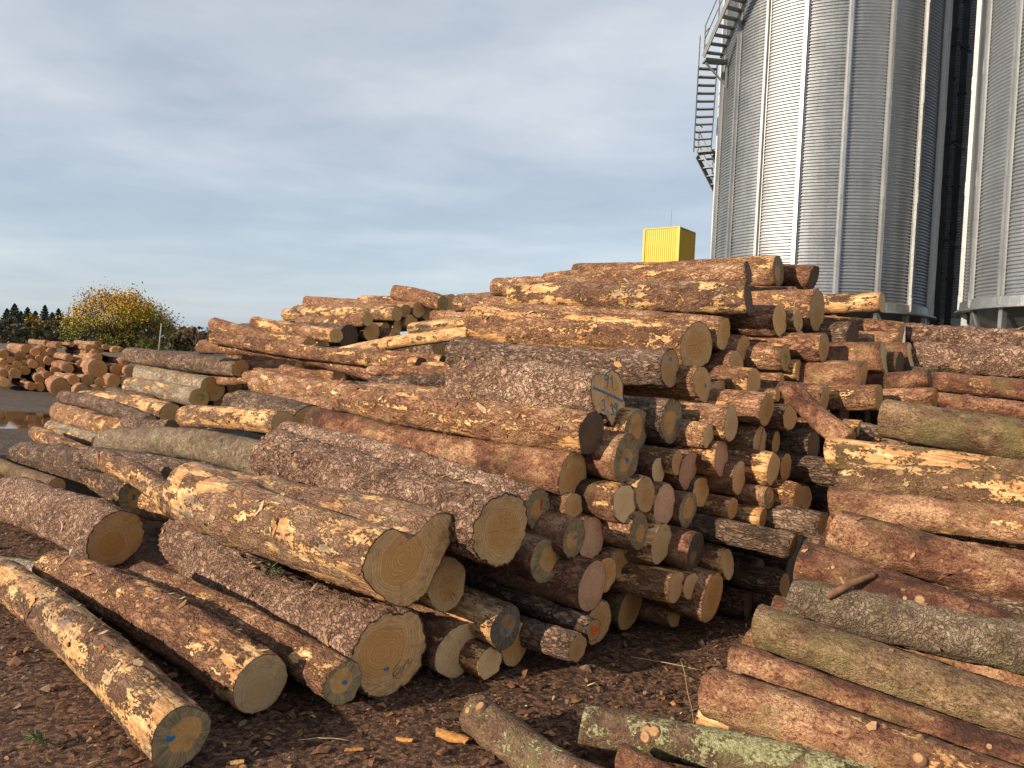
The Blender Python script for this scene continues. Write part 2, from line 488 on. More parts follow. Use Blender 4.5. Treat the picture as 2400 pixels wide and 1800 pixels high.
for mt in PAINT.values():           # paint broken up over the grain of the wood
    t = NT(mt.node_tree)
    b = next(n for n in mt.node_tree.nodes if n.type == 'BSDF_PRINCIPLED')
    tc = t.new('ShaderNodeTexCoord').outputs['Object']
    n_ = t.math('ADD', t.math('MULTIPLY', t.noise(tc, 70, 5, 0.7), 0.6), t.math('MULTIPLY', t.noise(t.vmath('MULTIPLY', tc, (1, 1, 6)), 60, 3, 0.6), 0.4))
    t.put(b.inputs['Alpha'], t.mrange(n_, 0.36, 0.52, 0.15, 0.92))


def vcol_mat(name, rough=0.85, scale=60, amt=0.35, bst=0.3):
    mt, t, b = new_mat(name)
    c = t.attr('tint')[0]
    tc = t.new('ShaderNodeTexCoord').outputs['Object']
    n = t.noise(tc, scale, 4, 0.65)
    c = t.mix(t.mrange(n, 0.35, 0.65, amt, 0.0), c, (0.02, 0.012, 0.008))
    t.put(b.inputs['Base Color'], c); b.inputs['Roughness'].default_value = rough; b.inputs['Specular IOR Level'].default_value = 0.25
    bump(t, b, n, bst, 0.01)
    return mt


CHIP = vcol_mat('bark_chips')

# ------------------------------------------------------------------ ground, yard, puddle
def ground_mat():
    mt, t, b = new_mat('ground_soil')
    tc = t.new('ShaderNodeTexCoord').outputs['Object']
    x, y, z = t.sep(tc)
    n1 = t.noise(tc, 0.55, 5, 0.6); n2 = t.noise(tc, 6, 6, 0.7); n3 = t.noise(tc, 55, 5, 0.72)
    vor = t.voro(t.vmath('ADD', tc, t.vmath('MULTIPLY', t.ncol(tc, 9, 2), (0.06, 0.06, 0.06))), 55, 'F1')
    cell = t.sep(vor[1])[0]
    mulch = t.ramp(t.math('ADD', t.math('MULTIPLY', cell, 0.5), t.math('MULTIPLY', n3, 0.6)), [(0.30, (0.024, 0.013, 0.009)), (0.50, (0.068, 0.035, 0.022)), (0.66, (0.128, 0.064, 0.038)), (0.80, (0.220, 0.118, 0.064))])
    mulch = t.mix(t.mrange(n2, 0.52, 0.72, 0.0, 0.55), mulch, (0.036, 0.023, 0.016))
    mud = t.ramp(t.math('ADD', t.math('MULTIPLY', n2, 0.6), t.math('MULTIPLY', n3, 0.5)), [(0.40, (0.036, 0.026, 0.020)), (0.55, (0.075, 0.055, 0.042)), (0.70, (0.140, 0.105, 0.080))])
    tr = t.noise(t.vmath('MULTIPLY', tc, (0.25, 1.3, 1.0)), 1.0, 4, 0.6)
    mud = t.mix(t.mrange(tr, 0.5, 0.62, 0.0, 0.6), mud, (0.040, 0.028, 0.022))
    far = t.mrange(t.math('ADD', y, t.math('MULTIPLY', n1, 3.0)), 8.5, 11.0)
    c = t.mix(far, mulch, mud)
    grass = t.mrange(t.math('ADD', y, t.math('MULTIPLY', n1, 12.0)), 40, 46)
    c = t.mix(grass, c, (0.105, 0.082, 0.052))
    t.put(b.inputs['Base Color'], c)
    wet = t.mrange(n1, 0.50, 0.64)
    t.put(b.inputs['Roughness'], t.mrange(wet, 0, 1, 0.95, 0.62))
    b.inputs['Specular IOR Level'].default_value = 0.3
    bump(t, b, t.math('ADD', t.math('MULTIPLY', n2, 0.7), t.math('ADD', t.math('MULTIPLY', n3, 0.5), t.math('MULTIPLY', cell, 0.3))), 0.9, 0.03)
    return mt


PUD_C, PUD_R = np.array([-10.6, 14.6]), np.array([2.9, 1.75])


def ground_z(x, y):
    p = np.stack([x, y, np.zeros_like(x)], -1)
    z = 0.020 * fbm(p * 0.9, 3) + 0.010 * fbm(p * 5.0 + 9, 2)
    d = np.sqrt(x * x + y * y)
    z = z * np.clip(1.6 - d / 80, 0, 1) - 0.012
    q = ((x - PUD_C[0]) / PUD_R[0]) ** 2 + ((y - PUD_C[1]) / PUD_R[1]) ** 2
    q = q + 0.35 * fbm(p * 0.8 + 4, 2)
    z = z - 0.10 * np.clip(1.45 - q, 0, 1)
    return z


nr, na = 430, 420
rad = 0.5 * (2500 / 0.5) ** (np.linspace(0, 1, nr) ** 1.0)
th = np.linspace(0, 2 * math.pi, na, endpoint=False)
gx = np.outer(rad, np.sin(th)); gy = np.outer(rad, np.cos(th)); gz = ground_z(gx, gy)
gv = np.stack([gx, gy, gz], -1).reshape(-1, 3)
ii, jj = np.meshgrid(np.arange(nr - 1), np.arange(na), indexing='ij')
j2 = (jj + 1) % na
gf = np.stack([ii * na + jj, ii * na + j2, (ii + 1) * na + j2, (ii + 1) * na + jj], -1).reshape(-1, 4)[:, ::-1]
gv = np.vstack([gv, [[0, 0, -0.012]]])
ground = mesh_obj('ground', gv, gf, ground_mat())
tag(ground, 'dark trodden yard covered in bark mulch and mud', kind='structure')

mt, t, b = new_mat('puddle_water')
tc = t.new('ShaderNodeTexCoord').outputs['Object']
b.inputs['Base Color'].default_value = (0.030, 0.022, 0.016, 1); b.inputs['Roughness'].default_value = 0.03
b.inputs['Specular IOR Level'].default_value = 0.6
bump(t, b, t.noise(t.vmath('MULTIPLY', tc, (1, 2, 1)), 3.0, 3), 0.06, 0.01)
k = 48
pv = [(PUD_C[0], PUD_C[1], -0.045)] + [(PUD_C[0] + 1.5 * PUD_R[0] * math.cos(2 * math.pi * i / k), PUD_C[1] + 1.5 * PUD_R[1] * math.sin(2 * math.pi * i / k), -0.045) for i in range(k)]
tag(mesh_obj('puddle', pv, [(0, i + 1, (i + 1) % k + 1) for i in range(k)], mt), 'brown puddle of standing water in the muddy yard', kind='structure')

# ------------------------------------------------------------------ grain silos
def galv_mat(name, col, rough, metal=0.92, soft=0.10):
    mt, t, b = new_mat(name)
    tc = t.new('ShaderNodeTexCoord').outputs['Object']
    rnd = t.new('ShaderNodeObjectInfo').outputs['Random']
    v = t.vmath('ADD', tc, t.xyz(0.0, 0.0, t.math('MULTIPLY', rnd, 30.0)))
    sp = t.voro(v, 28, 'F1')[1]
    n = t.noise(v, 1.1, 4, 0.6); st = t.noise(t.vmath('MULTIPLY', v, (6, 6, 0.35)), 1.0, 4, 0.6)
    k = t.math('ADD', t.math('MULTIPLY', n, 0.4), t.math('ADD', t.math('MULTIPLY', st, 0.4), t.math('MULTIPLY', t.sep(sp)[0], 0.2)))
    c = t.ramp(k, [(0.3, tuple(x * 0.80 for x in col)), (0.7, tuple(min(1, x * 1.12) for x in col))])
    t.put(b.inputs['Base Color'], c); b.inputs['Metallic'].default_value = metal
    t.put(b.inputs['Roughness'], t.mrange(k, 0.3, 0.7, rough - soft * 0.5, rough + soft))
    return mt


GALV = galv_mat('galvanised_sheet', (0.345, 0.375, 0.415), 0.47)
GALV_P = galv_mat('galvanised_post', (0.36, 0.375, 0.39), 0.45)
STEEL = plain_mat('painted_steel', (0.17, 0.18, 0.185), 0.6, 0.3, 0.15, 3)
DARK = plain_mat('dark_steel', (0.030, 0.034, 0.038), 0.5, 0.4, 0.25, 2)
HOPPER = galv_mat('hopper_sheet', (0.16, 0.17, 0.18), 0.5)

SR, NP = 3.76, 18
Z0, Z1 = 3.85, 19.6
PITCHC, AMP = 0.1065, 0.026
STEPA = 2 * math.pi / NP


def panel_mesh():
    rows = int((Z1 - Z0) / PITCHC) * 5 + 1
    zz = Z0 + np.arange(rows) * PITCHC / 5
    aa = np.linspace(-STEPA / 2, STEPA / 2, 9)
    rr = SR + AMP * np.cos(2 * math.pi * (zz - Z0) / PITCHC)
    A, ZZ = np.meshgrid(aa, zz, indexing='xy')
    RR = np.repeat(rr[:, None], 9, 1)
    v = np.stack([RR * np.sin(A), -RR * np.cos(A), ZZ], -1).reshape(-1, 3)
    i, j = np.meshgrid(np.arange(rows - 1), np.arange(8), indexing='ij')
    f = np.stack([i * 9 + j, i * 9 + j + 1, (i + 1) * 9 + j + 1, (i + 1) * 9 + j], -1).reshape(-1, 4)
    return v, f


def lathe(mb, prof, n=72):
    b = len(mb.v)
    for r_, z_ in prof:
        for k in range(n):
            a = 2 * math.pi * k / n; mb.v.append((r_ * math.sin(a), -r_ * math.cos(a), z_))
    for i in range(len(prof) - 1):
        for k in range(n):
            k2 = (k + 1) % n; q = b + i * n
            mb.f.append((q + k, q + k2, q + n + k2, q + n + k))


silo = empty('silo', Matrix.Translation((11.1, 28.6, 0)) @ Matrix.Rotation(R(-21.2 - 21.0), 4, 'Z'), None, None)
pv_, pf_ = panel_mesh()
base_panel = mesh_obj('wall_panel', pv_, pf_, GALV, silo)
for k in range(1, NP):
    o = base_panel.copy(); COL.objects.link(o); o.parent = silo; o.rotation_euler = (0, 0, k * STEPA)
mb = MB()
z_, segs = Z0 - 0.25, [Z0 - 0.25, 7.1, 10.3, 13.5, 16.7, Z1]
for i in range(5):
    a_, b_ = segs[i] + (0.006 if i else 0), segs[i + 1]
    wdt = 0.125 - 0.006 * i
    for sx_ in (-1, 1):
        mb.box((sx_ * (wdt / 2 - 0.02), -(SR + 0.075), (a_ + b_) / 2), (0.012, 0.11, b_ - a_))
        mb.box((sx_ * (wdt / 2 + 0.012), -(SR + 0.028), (a_ + b_) / 2), (0.052, 0.010, b_ - a_))
    mb.box((0, -(SR + 0.132), (a_ + b_) / 2), (wdt - 0.03, 0.010, b_ - a_))
    mb.box((0, -(SR + 0.142), a_ + 0.25), (wdt - 0.06, 0.010, 0.42))
st0 = mb.build('stiffener', GALV_P, silo)
st0.rotation_euler = (0, 0, STEPA / 2)
for k in range(1, NP):
    o = st0.copy(); COL.objects.link(o); o.parent = silo; o.rotation_euler = (0, 0, (k + 0.5) * STEPA)
mb = MB(); lathe(mb, [(SR - 0.05, 3.52), (SR + 0.22, 3.52), (SR + 0.22, 3.57), (SR + 0.12, 3.58), (SR + 0.10, 3.83), (SR + 0.02, 3.87), (SR - 0.05, 3.87), (SR - 0.05, 3.52)])
mb.build('base_ring', GALV_P, silo)
mb = MB(); lathe(mb, [(SR - 0.08, 3.60), (0.35, 0.75), (0.30, 0.55), (0.05, 0.55)], 48)
mb.build('hopper', HOPPER, silo, smooth=True)
mb = MB(); lathe(mb, [(SR + 0.12, Z1), (SR + 0.14, Z1 + 0.08), (0.5, Z1 + 1.9), (0.5, Z1 + 2.2), (0.02, Z1 + 2.25)], 54)
mb.build('roof', GALV, silo)
mb = MB()
mb.box((0, -(SR + 0.02), 1.76), (0.14, 0.012, 3.5)); mb.box((0.066, -(SR - 0.06), 1.76), (0.012, 0.14, 3.5)); mb.box((-0.066, -(SR - 0.06), 1.76), (0.012, 0.14, 3.5))
mb.box((0, -(SR - 0.02), 0.012), (0.30, 0.30, 0.024))
lg0 = mb.build('support_leg', GALV_P, silo); lg0.rotation_euler = (0, 0, STEPA / 2)
a0 = Vector((SR * math.sin(0.02), -SR * math.cos(0.02), 3.48)); a1 = Vector((SR * math.sin(STEPA * .96), -SR * math.cos(STEPA * .96), 1.5))
br0 = MB().bar(a0, a1, 0.075, 0.075).build('brace', GALV_P, silo); br0.rotation_euler = (0, 0, STEPA / 2)
for k in range(1, NP):
    o = lg0.copy(); COL.objects.link(o); o.parent = silo; o.rotation_euler = (0, 0, (k + 0.5) * STEPA)
    if k % 2 == 0:
        o = br0.copy(); COL.objects.link(o); o.parent = silo; o.rotation_euler = (0, 0, (k + 0.5) * STEPA)
tag(silo, 'tall corrugated steel silo with a spiral stair winding up its side', 'silo', 'grain silos behind the log pile')
for (sx_, sy_, rot, lab) in ((17.1, 22.0, -38.1 + 9, 'corrugated steel silo without a stair, standing on exposed braced legs'), (19.2, 33.6, -30, 'shaded corrugated silo seen through the gap between two other silos')):
    c = copy_tree(silo, Matrix.Translation((sx_, sy_, 0)) @ Matrix.Rotation(R(rot), 4, 'Z')); c['label'] = lab

# spiral stair on the first silo: parts of a thing of its own, bolted to the shell
stair = empty('spiral_stair', Matrix.Translation((11.1, 28.6, 0)), 'grey steel spiral stair with open treads climbing around the silo', 'stair')
CAMAZ = math.atan2(11.1, 28.6)


def sp(phi, r_, z_):
    """phi: angle on the shell seen from the yard, 0 facing the viewer, negative to the left"""
    a = phi + CAMAZ
    # direction from silo centre towards the camera is (-sin, -cos)
    base = Vector((-math.sin(CAMAZ), -math.cos(CAMAZ), 0))
    rot = Matrix.Rotation(phi, 3, 'Z')
    d = rot @ base
    return Vector((d.x * r_, d.y * r_, z_))


def chord(p0, p1, z0_, z1_, q, r_):
    """Point q of the way up a straight flight."""
    rr = r_ + 0.16
    return sp(p0, rr, z0_).lerp(sp(p1, rr, z1_), q)


RI, RO = SR + 0.22, SR + 0.90
flights = [(R(-140), 6.9, R(-101), 9.95), (R(-95.5), 10.05, R(-66), 12.5), (R(-60.5), 12.6, R(-33), 15.2), (R(-27.5), 15.3, R(0), 17.9)]
for fi, (p0, z0_, p1, z1_) in enumerate(flights):
    nt = 11
    for i in range(nt):
        q = (i + 0.5) / nt
        ph = p0 + (p1 - p0) * q; zz = z0_ + (z1_ - z0_) * q
        c0, c1 = chord(p0, p1, z0_, z1_, q, RI), chord(p0, p1, z0_, z1_, q, RO)
        MB().bar(c0.lerp(c1, .04), c1.lerp(c0, .04), 0.22, 0.035).build('tread', STEEL, stair)
    for rr_, nm in ((RI, 'stringer'), (RO, 'stringer')):
        mb = MB(); pts = [chord(p0, p1, z0_, z1_, q, rr_) for q in (0, 1)]
        for a_, b_ in zip(pts[:-1], pts[1:]):
            mb.bar(a_, b_, 0.04, 0.20)
        mb.build(nm, STEEL, stair)
    for hh in (0.55, 1.05):
        pts = [chord(p0, p1, z0_, z1_, q, RO) + Vector((0, 0, hh)) for q in (0, .5, 1)]
        MB().tube(pts, [0.017] * 3, 6).build('handrail', STEEL, stair, True)
    for q in (0.02, 0.35, 0.68, 0.98):
        pb = chord(p0, p1, z0_, z1_, q, RO)
        MB().bar(pb - Vector((0, 0, .1)), pb + Vector((0, 0, 1.06)), 0.04, 0.04, (1, 0, 0)).build('rail_post', STEEL, stair)
    # landing with bracket
    pl0, pl1 = p1, p1 + R(5.5)
    vs = []
    for ph in (pl0, (pl0 + pl1) / 2, pl1):
        for zz in (z1_ + 0.02, z1_ + 0.09):
            vs += [sp(ph, RI - 0.1, zz), sp(ph, RO + 0.04, zz)]
    fs = []
    for s_ in (0, 4):
        fs += [(s_, s_ + 1, s_ + 5, s_ + 4), (s_ + 2, s_ + 6, s_ + 7, s_ + 3), (s_, s_ + 4, s_ + 6, s_ + 2), (s_ + 1, s_ + 3, s_ + 7, s_ + 5)]
    MB().add(vs, fs + [(0, 2, 3, 1), (8, 9, 11, 10)]).build('landing', STEEL, stair)
    pm = (pl0 + pl1) / 2
    MB().bar(sp(pm, SR + 0.1, z1_ - 0.75), sp(pm, RO, z1_), 0.06, 0.06).bar(sp(pm, SR + 0.09, z1_ - 0.85), sp(pm, SR + 0.09, z1_ + 0.05), 0.09, 0.05, (1, 0, 0)).build('bracket', STEEL, stair)
    for hh in (0.55, 1.05):
        pts = [sp(pl0 + (pl1 - pl0) * q, RO, z1_ + 0.07 + hh) for q in (0, .5, 1)]
        MB().tube(pts, [0.022] * 3, 6).build('handrail', STEEL, stair, True)

# bucket elevator legs between the silos
def elevator(x, y, wd, zt, label, clamp=True):
    e = empty('elevator_trunk', Matrix.Translation((x, y, 0)) @ Matrix.Rotation(R(-25), 4, 'Z'), label, 'elevator', 'elevator trunks between the silos')
    z_ = 0.0; k = 0
    while z_ < zt:
        MB().box((0, 0, z_ + 0.9), (wd, wd * 0.8, 1.785)).build('trunk_section', DARK, e)
        MB().box((0, 0, z_ + 1.795), (wd + 0.08, wd * 0.8 + 0.08, 0.05)).build('flange', DARK, e)
        if clamp and k % 2 == 1:
            mb = MB(); mb.box((0, -wd * 0.5, z_ + 1.2), (wd + 0.25, 0.05, 0.10)); mb.bar((-wd / 2 - 0.12, -wd * .45, z_ + 1.2), (-wd / 2 - 0.55, 0.2, z_ + 1.35), 0.05, 0.05)
            mb.bar((wd / 2 + 0.12, -wd * .45, z_ + 1.2), (wd / 2 + 0.5, 0.1, z_ + 0.95), 0.05, 0.05)
            mb.build('clamp', DARK, e)
        z_ += 1.80; k += 1
    return e


elevator(15.75, 29.0, 0.34, 21.0, 'black square elevator trunk with bolted flanges between the silos')
elevator(17.05, 30.4, 0.22, 21.0, 'slimmer black elevator trunk set behind the flanged one', False)

# yellow clad tower
YEL = plain_mat('yellow_sheet', (0.50, 0.315, 0.004), 0.5, 0.0, 0.06, 1.5)
tower = empty('yellow_tower', Matrix.Translation((12.45, 60.0, 0)), 'yellow corrugated box tower rising behind the log pile', 'tower')
wv_, al = 2.95, R(36)
ld, rd = Vector((-math.cos(al), math.sin(al), 0)), Vector((math.sin(al), math.cos(al), 0))
HT = 12.15


def clad(o, d, n, name):
    cnt = 17; pw = wv_ / cnt
    prof = []
    for i in range(cnt):
        for q, h_ in ((0.0, 0.0), (0.5, 0.0), (0.62, 0.045), (0.88, 0.045)):
            prof.append(o + d * ((i + q) * pw) + n * h_)
    prof.append(o + d * wv_)
    vs = [p for p in prof] + [p + Vector((0, 0, HT)) for p in prof]
    k = len(prof)
    return MB().add(vs, [(i, i + 1, k + i + 1, k + i) for i in range(k - 1)]).build(name, YEL, tower)


O = Vector((0, 0, 0))
clad(O, ld, -rd, 'clad_wall'); clad(O, rd, -ld, 'clad_wall'); clad(O + ld * wv_, rd, ld, 'clad_wall'); clad(O + rd * wv_, ld, rd, 'clad_wall')
mb = MB(); cc = (ld + rd) * wv_ / 2
mb.box(cc + Vector((0, 0, HT + 0.03)), (wv_ + 0.16, wv_ + 0.16, 0.06), Matrix((-ld, rd, Vector((0, 0, 1)))).transposed()); mb.build('roof_cap', YEL, tower)
mb = MB()
for p in (O, ld * wv_, rd * wv_):
    mb = MB(); mb.box(p - (ld + rd) * 0.0 + Vector((0, 0, HT / 2)), (0.16, 0.16, HT), Matrix((-ld, rd, Vector((0, 0, 1)))).transposed()); mb.build('corner_trim', YEL, tower)
MB().box(rd * (wv_ + 0.15) + ld * 0.2 + Vector((0, 0, HT - 0.75)), (0.26, 0.26, 0.32)).build('wall_lamp', DARK, tower)
MB().tube([ld * 1.2 + rd * 1 + Vector((0, 0, HT)), ld * 1.2 + rd * 1 + Vector((0, 0, HT + 1.6))], [0.015, 0.01], 5).build('antenna', DARK, tower)

# ------------------------------------------------------------------ trees at the far edge
def leaf_mat(name, cols):
    mt, t, b = new_mat(name)
    c = t.attr('tint')[0]
    t.put(b.inputs['Base Color'], c); b.inputs['Roughness'].default_value = 0.7; b.inputs['Specular IOR Level'].default_value = 0.2
    return mt


LEAF = leaf_mat('foliage', None)
WOOD = plain_mat('tree_bark', (0.075, 0.055, 0.042), 0.9, 0, 0.3, 3)


def leaves(cent, size, cols, rg, name, parent):
    n = len(cent)
    a = rg.normal(size=(n, 3)); a /= np.linalg.norm(a, axis=1)[:, None]
    b_ = rg.normal(size=(n, 3)); b_ -= (a * b_).sum(1)[:, None] * a; b_ /= np.linalg.norm(b_, axis=1)[:, None]
    s = size * rg.uniform(0.6, 1.4, (n, 1))
    v = np.stack([cent + a * s, cent + b_ * s * 0.55, cent - a * s, cent - b_ * s * 0.55], 1).reshape(-1, 3)
    f = np.arange(4 * n).reshape(n, 4)
    return mesh_obj(name, v, f, LEAF, parent, False, {'tint': np.repeat(cols, 4, 0)})


def grow(mb, p, d, L, r_, lev, rg, tips, spread=0.6, n_child=4, lift=0.15):
    pts = [p]; q = p.copy(); dd = d.copy()
    for i in range(4):
        dd = (dd + Vector(rg.normal(0, 0.10, 3)) + Vector((0, 0, lift * 0.3))).normalized()
        q = q + dd * (L / 4); pts.append(q.copy())
    mb.tube(pts, [r_ * (1 - 0.7 * i / 4) for i in range(5)], 5 if lev > 1 else 3, False)
    if lev <= 1:
        tips.append((pts[2], pts[4]))
    if lev > 0:
        for k in range(n_child):
            s = rg.uniform(0.35, 1.0); i = min(3, int(s * 4)); st = pts[i].lerp(pts[i + 1], s * 4 - i)
            side = Vector(rg.normal(0, 1, 3)); side -= dd * side.dot(dd); side.normalize()
            nd = (dd + side * rg.uniform(spread * .7, spread * 1.5) + Vector((0, 0, lift))).normalized()
            grow(mb, st, nd, L * rg.uniform(0.5, 0.75), r_ * 0.5, lev - 1, rg, tips, spread, n_child, lift)


def broadleaf(x, y, h, wd, label, pal, seed, nleaf, lsize, bare=False, group='trees along the far edge of the yard', trunk_n=1):
    rg = np.random.default_rng(seed)
    tr = empty('broadleaf_tree' if not bare else 'bare_tree', Matrix.Translation((x, y, 0)), label, 'tree', group)
    mb = MB(); tips = []
    if bare:
        grow(mb, Vector((0, 0, 0)), Vector((0, 0, 1)), h * 0.62, h * 0.018, 4, rg, tips, 0.55, 4, 0.25)
    else:
        for k in range(trunk_n):
            d0 = Vector((rg.normal(0, .28), rg.normal(0, .28), 1)).normalized()
            grow(mb, Vector((rg.normal(0, .15), rg.normal(0, .15), 0)), d0, h * 0.45, h * 0.022, 3, rg, tips, 0.85, 4, 0.1)
    V = np.array(mb.v)
    # fit the limbs to the tree's width and height
    sxy = wd / 2 / max(np.percentile(np.abs(V[:, :2]), 99), .1); sz = h / V[:, 2].max()
    kz = 1.0 if bare else 0.90
    mb.v = [(a * sxy * kz, b_ * sxy * kz, c * sz * kz * (1.0 if bare else 1 - 0.30 * min(1, math.hypot(a, b_) * sxy / (wd / 2)) ** 2)) for a, b_, c in mb.v]
    mb.build('trunk', WOOD, tr, True)
    T = np.array([[(*a,), (*b_,)] for a, b_ in tips]); T[..., :2] *= sxy; T[..., 2] *= sz
    if nleaf:
        i = rg.integers(0, len(T), nleaf); q = rg.uniform(0, 1.15, (nleaf, 1))
        c = T[i, 0] * (1 - q) + T[i, 1] * q + rg.normal(0, 0.035 * wd if not bare else .12, (nleaf, 3))
        c[:, 2] = np.where(rg.uniform(0, 1, nleaf) < 0.3, c[:, 2] * rg.uniform(.1, 1, nleaf), c[:, 2]) if not bare else c[:, 2]
        c[:, 2] = np.maximum(c[:, 2], 0.1)
        if not bare:         # leaves gather in clumps of unequal size inside an uneven dome
            nc = max(24, nleaf // 170)
            a_ = rg.uniform(0, 2 * math.pi, nc); rr = np.sqrt(rg.uniform(0, 1, nc)) * 0.93
            top = h * (1.0 - 0.60 * rr ** 2.4) * rg.uniform(.82, 1.0, nc)
            cz_ = top * np.where(rg.uniform(0, 1, nc) < .45, 1.0, rg.uniform(.12, .95, nc))
            cc_ = np.stack([rr * np.cos(a_) * wd / 2, rr * np.sin(a_) * wd / 2, cz_], -1)
            cr = wd * rg.uniform(.03, .085, nc)
            ci = rg.choice(nc, nleaf, p=cr ** 2 / (cr ** 2).sum())
            c = cc_[ci] + rg.normal(0, 1, (nleaf, 3)) * cr[ci][:, None] * np.array([1, 1, .75])
            c[:, 2] = np.maximum(c[:, 2], 0.1)
        hue = np.clip(c[:, 2] / h + 0.35 * perlin(c * 0.45 + seed) + rg.normal(0, .12, nleaf), 0, 0.999)
        pal = np.array(pal); ix = hue * (len(pal) - 1); lo = ix.astype(int); fr = (ix - lo)[:, None]
        col = pal[lo] * (1 - fr) + pal[np.minimum(lo + 1, len(pal) - 1)] * fr
        col = col * rg.uniform(0.65, 1.25, (nleaf, 1))
        leaves(c, lsize, col, rg, 'crown', tr)
    return tr


def spruce(x, y, h, label, seed, col=(0.018, 0.028, 0.016), group='dark conifers along the far edge of the yard', wf=0.24):
    rg = np.random.default_rng(seed)
    tr = empty('spruce_tree', Matrix.Translation((x, y, 0)), label, 'tree', group)
    MB().tube([(0, 0, 0), (0.05, 0, h * .5), (0, 0, h)], [h * .02, h * .012, .01], 6).build('trunk', WOOD, tr, True)
    n = 4200
    z = h * (0.06 + 0.94 * rg.uniform(0, 1, n) ** 1.25); nb = int(h * 2.2)
    lay = np.floor(z / h * nb) / nb
    ang = rg.uniform(0, 2 * math.pi, n)
    lobes = 0.72 + 0.4 * perlin(np.stack([np.cos(ang) * 2, np.sin(ang) * 2, lay * 40 + seed], -1))
    rmax = h * wf * (1 - z / h) ** 0.8 * (0.75 + 0.5 * ((z / h * nb) % 1 < 0.55)) * lobes + 0.08
    r_ = rmax * np.sqrt(rg.uniform(0.05, 1, n))
    c = np.stack([r_ * np.cos(ang), r_ * np.sin(ang), z - r_ * 0.22], -1)
    cols = np.array(col) * rg.uniform(0.5, 1.6, (n, 1))
    leaves(c, 0.16, cols, rg, 'crown', tr)
    return tr


def atI(xi, d):
    """Tree position: bearing across the far edge of the yard, and distance in metres."""
    return (-0.66667 + xi * 0.00015067) * d, d


PAL_Y = [(0.120, 0.145, 0.024), (0.165, 0.170, 0.022), (0.270, 0.215, 0.020), (0.390, 0.235, 0.022), (0.420, 0.240, 0.040)]
x, y = atI(1030, 100)
broadleaf(x, y, 7.8, 12.4, 'large autumn tree with yellow and green leaves behind the low log stack', PAL_Y, 5, 16000, 0.14, trunk_n=9)
for i, (xi, top, lab) in enumerate(((110, 235, 'broad dark spruce, first of a row left of the autumn tree'), (222, 258, 'narrow dark spruce standing behind a small yellowing tree'), (372, 235, 'tallest slim dark spruce rising over a small yellowing tree'), (490, 258, 'dark spruce with a ragged top beside the small yellowing tree'), (578, 312, 'short dark spruce under the bare purplish tree'), (1620, 360, 'dark spruce among bare trees right of the autumn tree'), (1560, 360, 'thin olive spruce among bare trees right of the autumn tree'), (45, 275, 'stout dark spruce at the edge of the spruce row'), (165, 290, 'low dark spruce filling the gap between two taller ones'), (290, 285, 'dark spruce behind the small yellowing tree'), (435, 290, 'broad dark spruce behind the tallest slim one'), (530, 330, 'low dark spruce next to the short one'))):
    x, y = atI(xi, 150 + 6 * (i % 3))
    hh = (787 - (660 + .2712 * top)) / 1800 * y + 1.6
    spruce(x, y, hh * 1.10, lab, 20 + i, (0.022, 0.034, 0.020) if i != 6 else (0.07, 0.065, 0.02), wf=(0.5, .46, .42, .44, .55, .5, .4, .5, .5, .5, .5, .6)[i])
x, y = atI(330, 140)
broadleaf(x, y, 5.6, 5.6, 'small yellowing tree in front of the dark spruces', [(0.060, 0.070, 0.018), (0.120, 0.100, 0.018), (0.26, 0.165, 0.018)], 31, 2600, 0.2, trunk_n=2)
x, y = atI(1590, 138)
broadleaf(x, y, 4.6, 5.2, 'low olive-brown tree among the bare trees', [(0.050, 0.050, 0.018), (0.090, 0.075, 0.022), (0.16, 0.095, 0.02)], 33, 2200, 0.2, trunk_n=2)
for i, (xi, top, wd, lab, nl) in enumerate(((715, 205, 7, 'bare tree with a few purplish leaves beside the autumn tree', 500), (10, 300, 6, 'leafless tree at the end of the spruce row', 150), (1460, 345, 6.5, 'leafless tree next to the thin pole', 250), (1690, 345, 6, 'leafless tree with brown twigs behind the dark spruce', 300), (1785, 328, 6, 'leafless grey tree beside the second log pile', 150), (1850, 340, 6, 'leafless tree half hidden by the second log pile', 150), (640, 330, 5, 'small leafless tree between spruce and autumn tree', 200))):
    x, y = atI(xi, 128 + 5 * (i % 3))
    hh = (790 - (660 + .2712 * top)) / 1800 * y + 1.6
    broadleaf(x, y, hh, wd, lab, [(0.07, 0.045, 0.04), (0.12, 0.06, 0.045), (0.15, 0.07, 0.03)], 40 + i, nl, 0.13, bare=True)
rg = np.random.default_rng(77)
n = 9000
sx_ = rg.uniform(-125, 8, n); sy_ = rg.uniform(128, 175, n)
hz = 4.0 + 1.8 * fbm(np.stack([sx_ * .12, sy_ * .05, sx_ * 0], -1), 3)
c = np.stack([sx_, sy_, rg.uniform(0.05, 1, n) * hz], -1)
cols = np.array([(0.045, 0.042, 0.022), (0.030, 0.036, 0.018), (0.07, 0.05, 0.03)])[rg.integers(0, 3, n)] * rg.uniform(.5, 1.4, (n, 1))
un = leaves(c, 0.55, cols, rg, 'undergrowth', None)
tag(un, 'dark scrubby undergrowth below the far trees', 'undergrowth', kind='stuff')
x, y = atI(1362, 92)
MB().tube([(x, y, 0), (x + .25, y, 3.7)], [0.09, 0.07], 8).build('pole', plain_mat('pole_wood', (0.28, 0.26, 0.23), 0.8), None, True)
tag(bpy.data.objects['pole'], 'thin pale pole standing beside the autumn tree', 'pole')

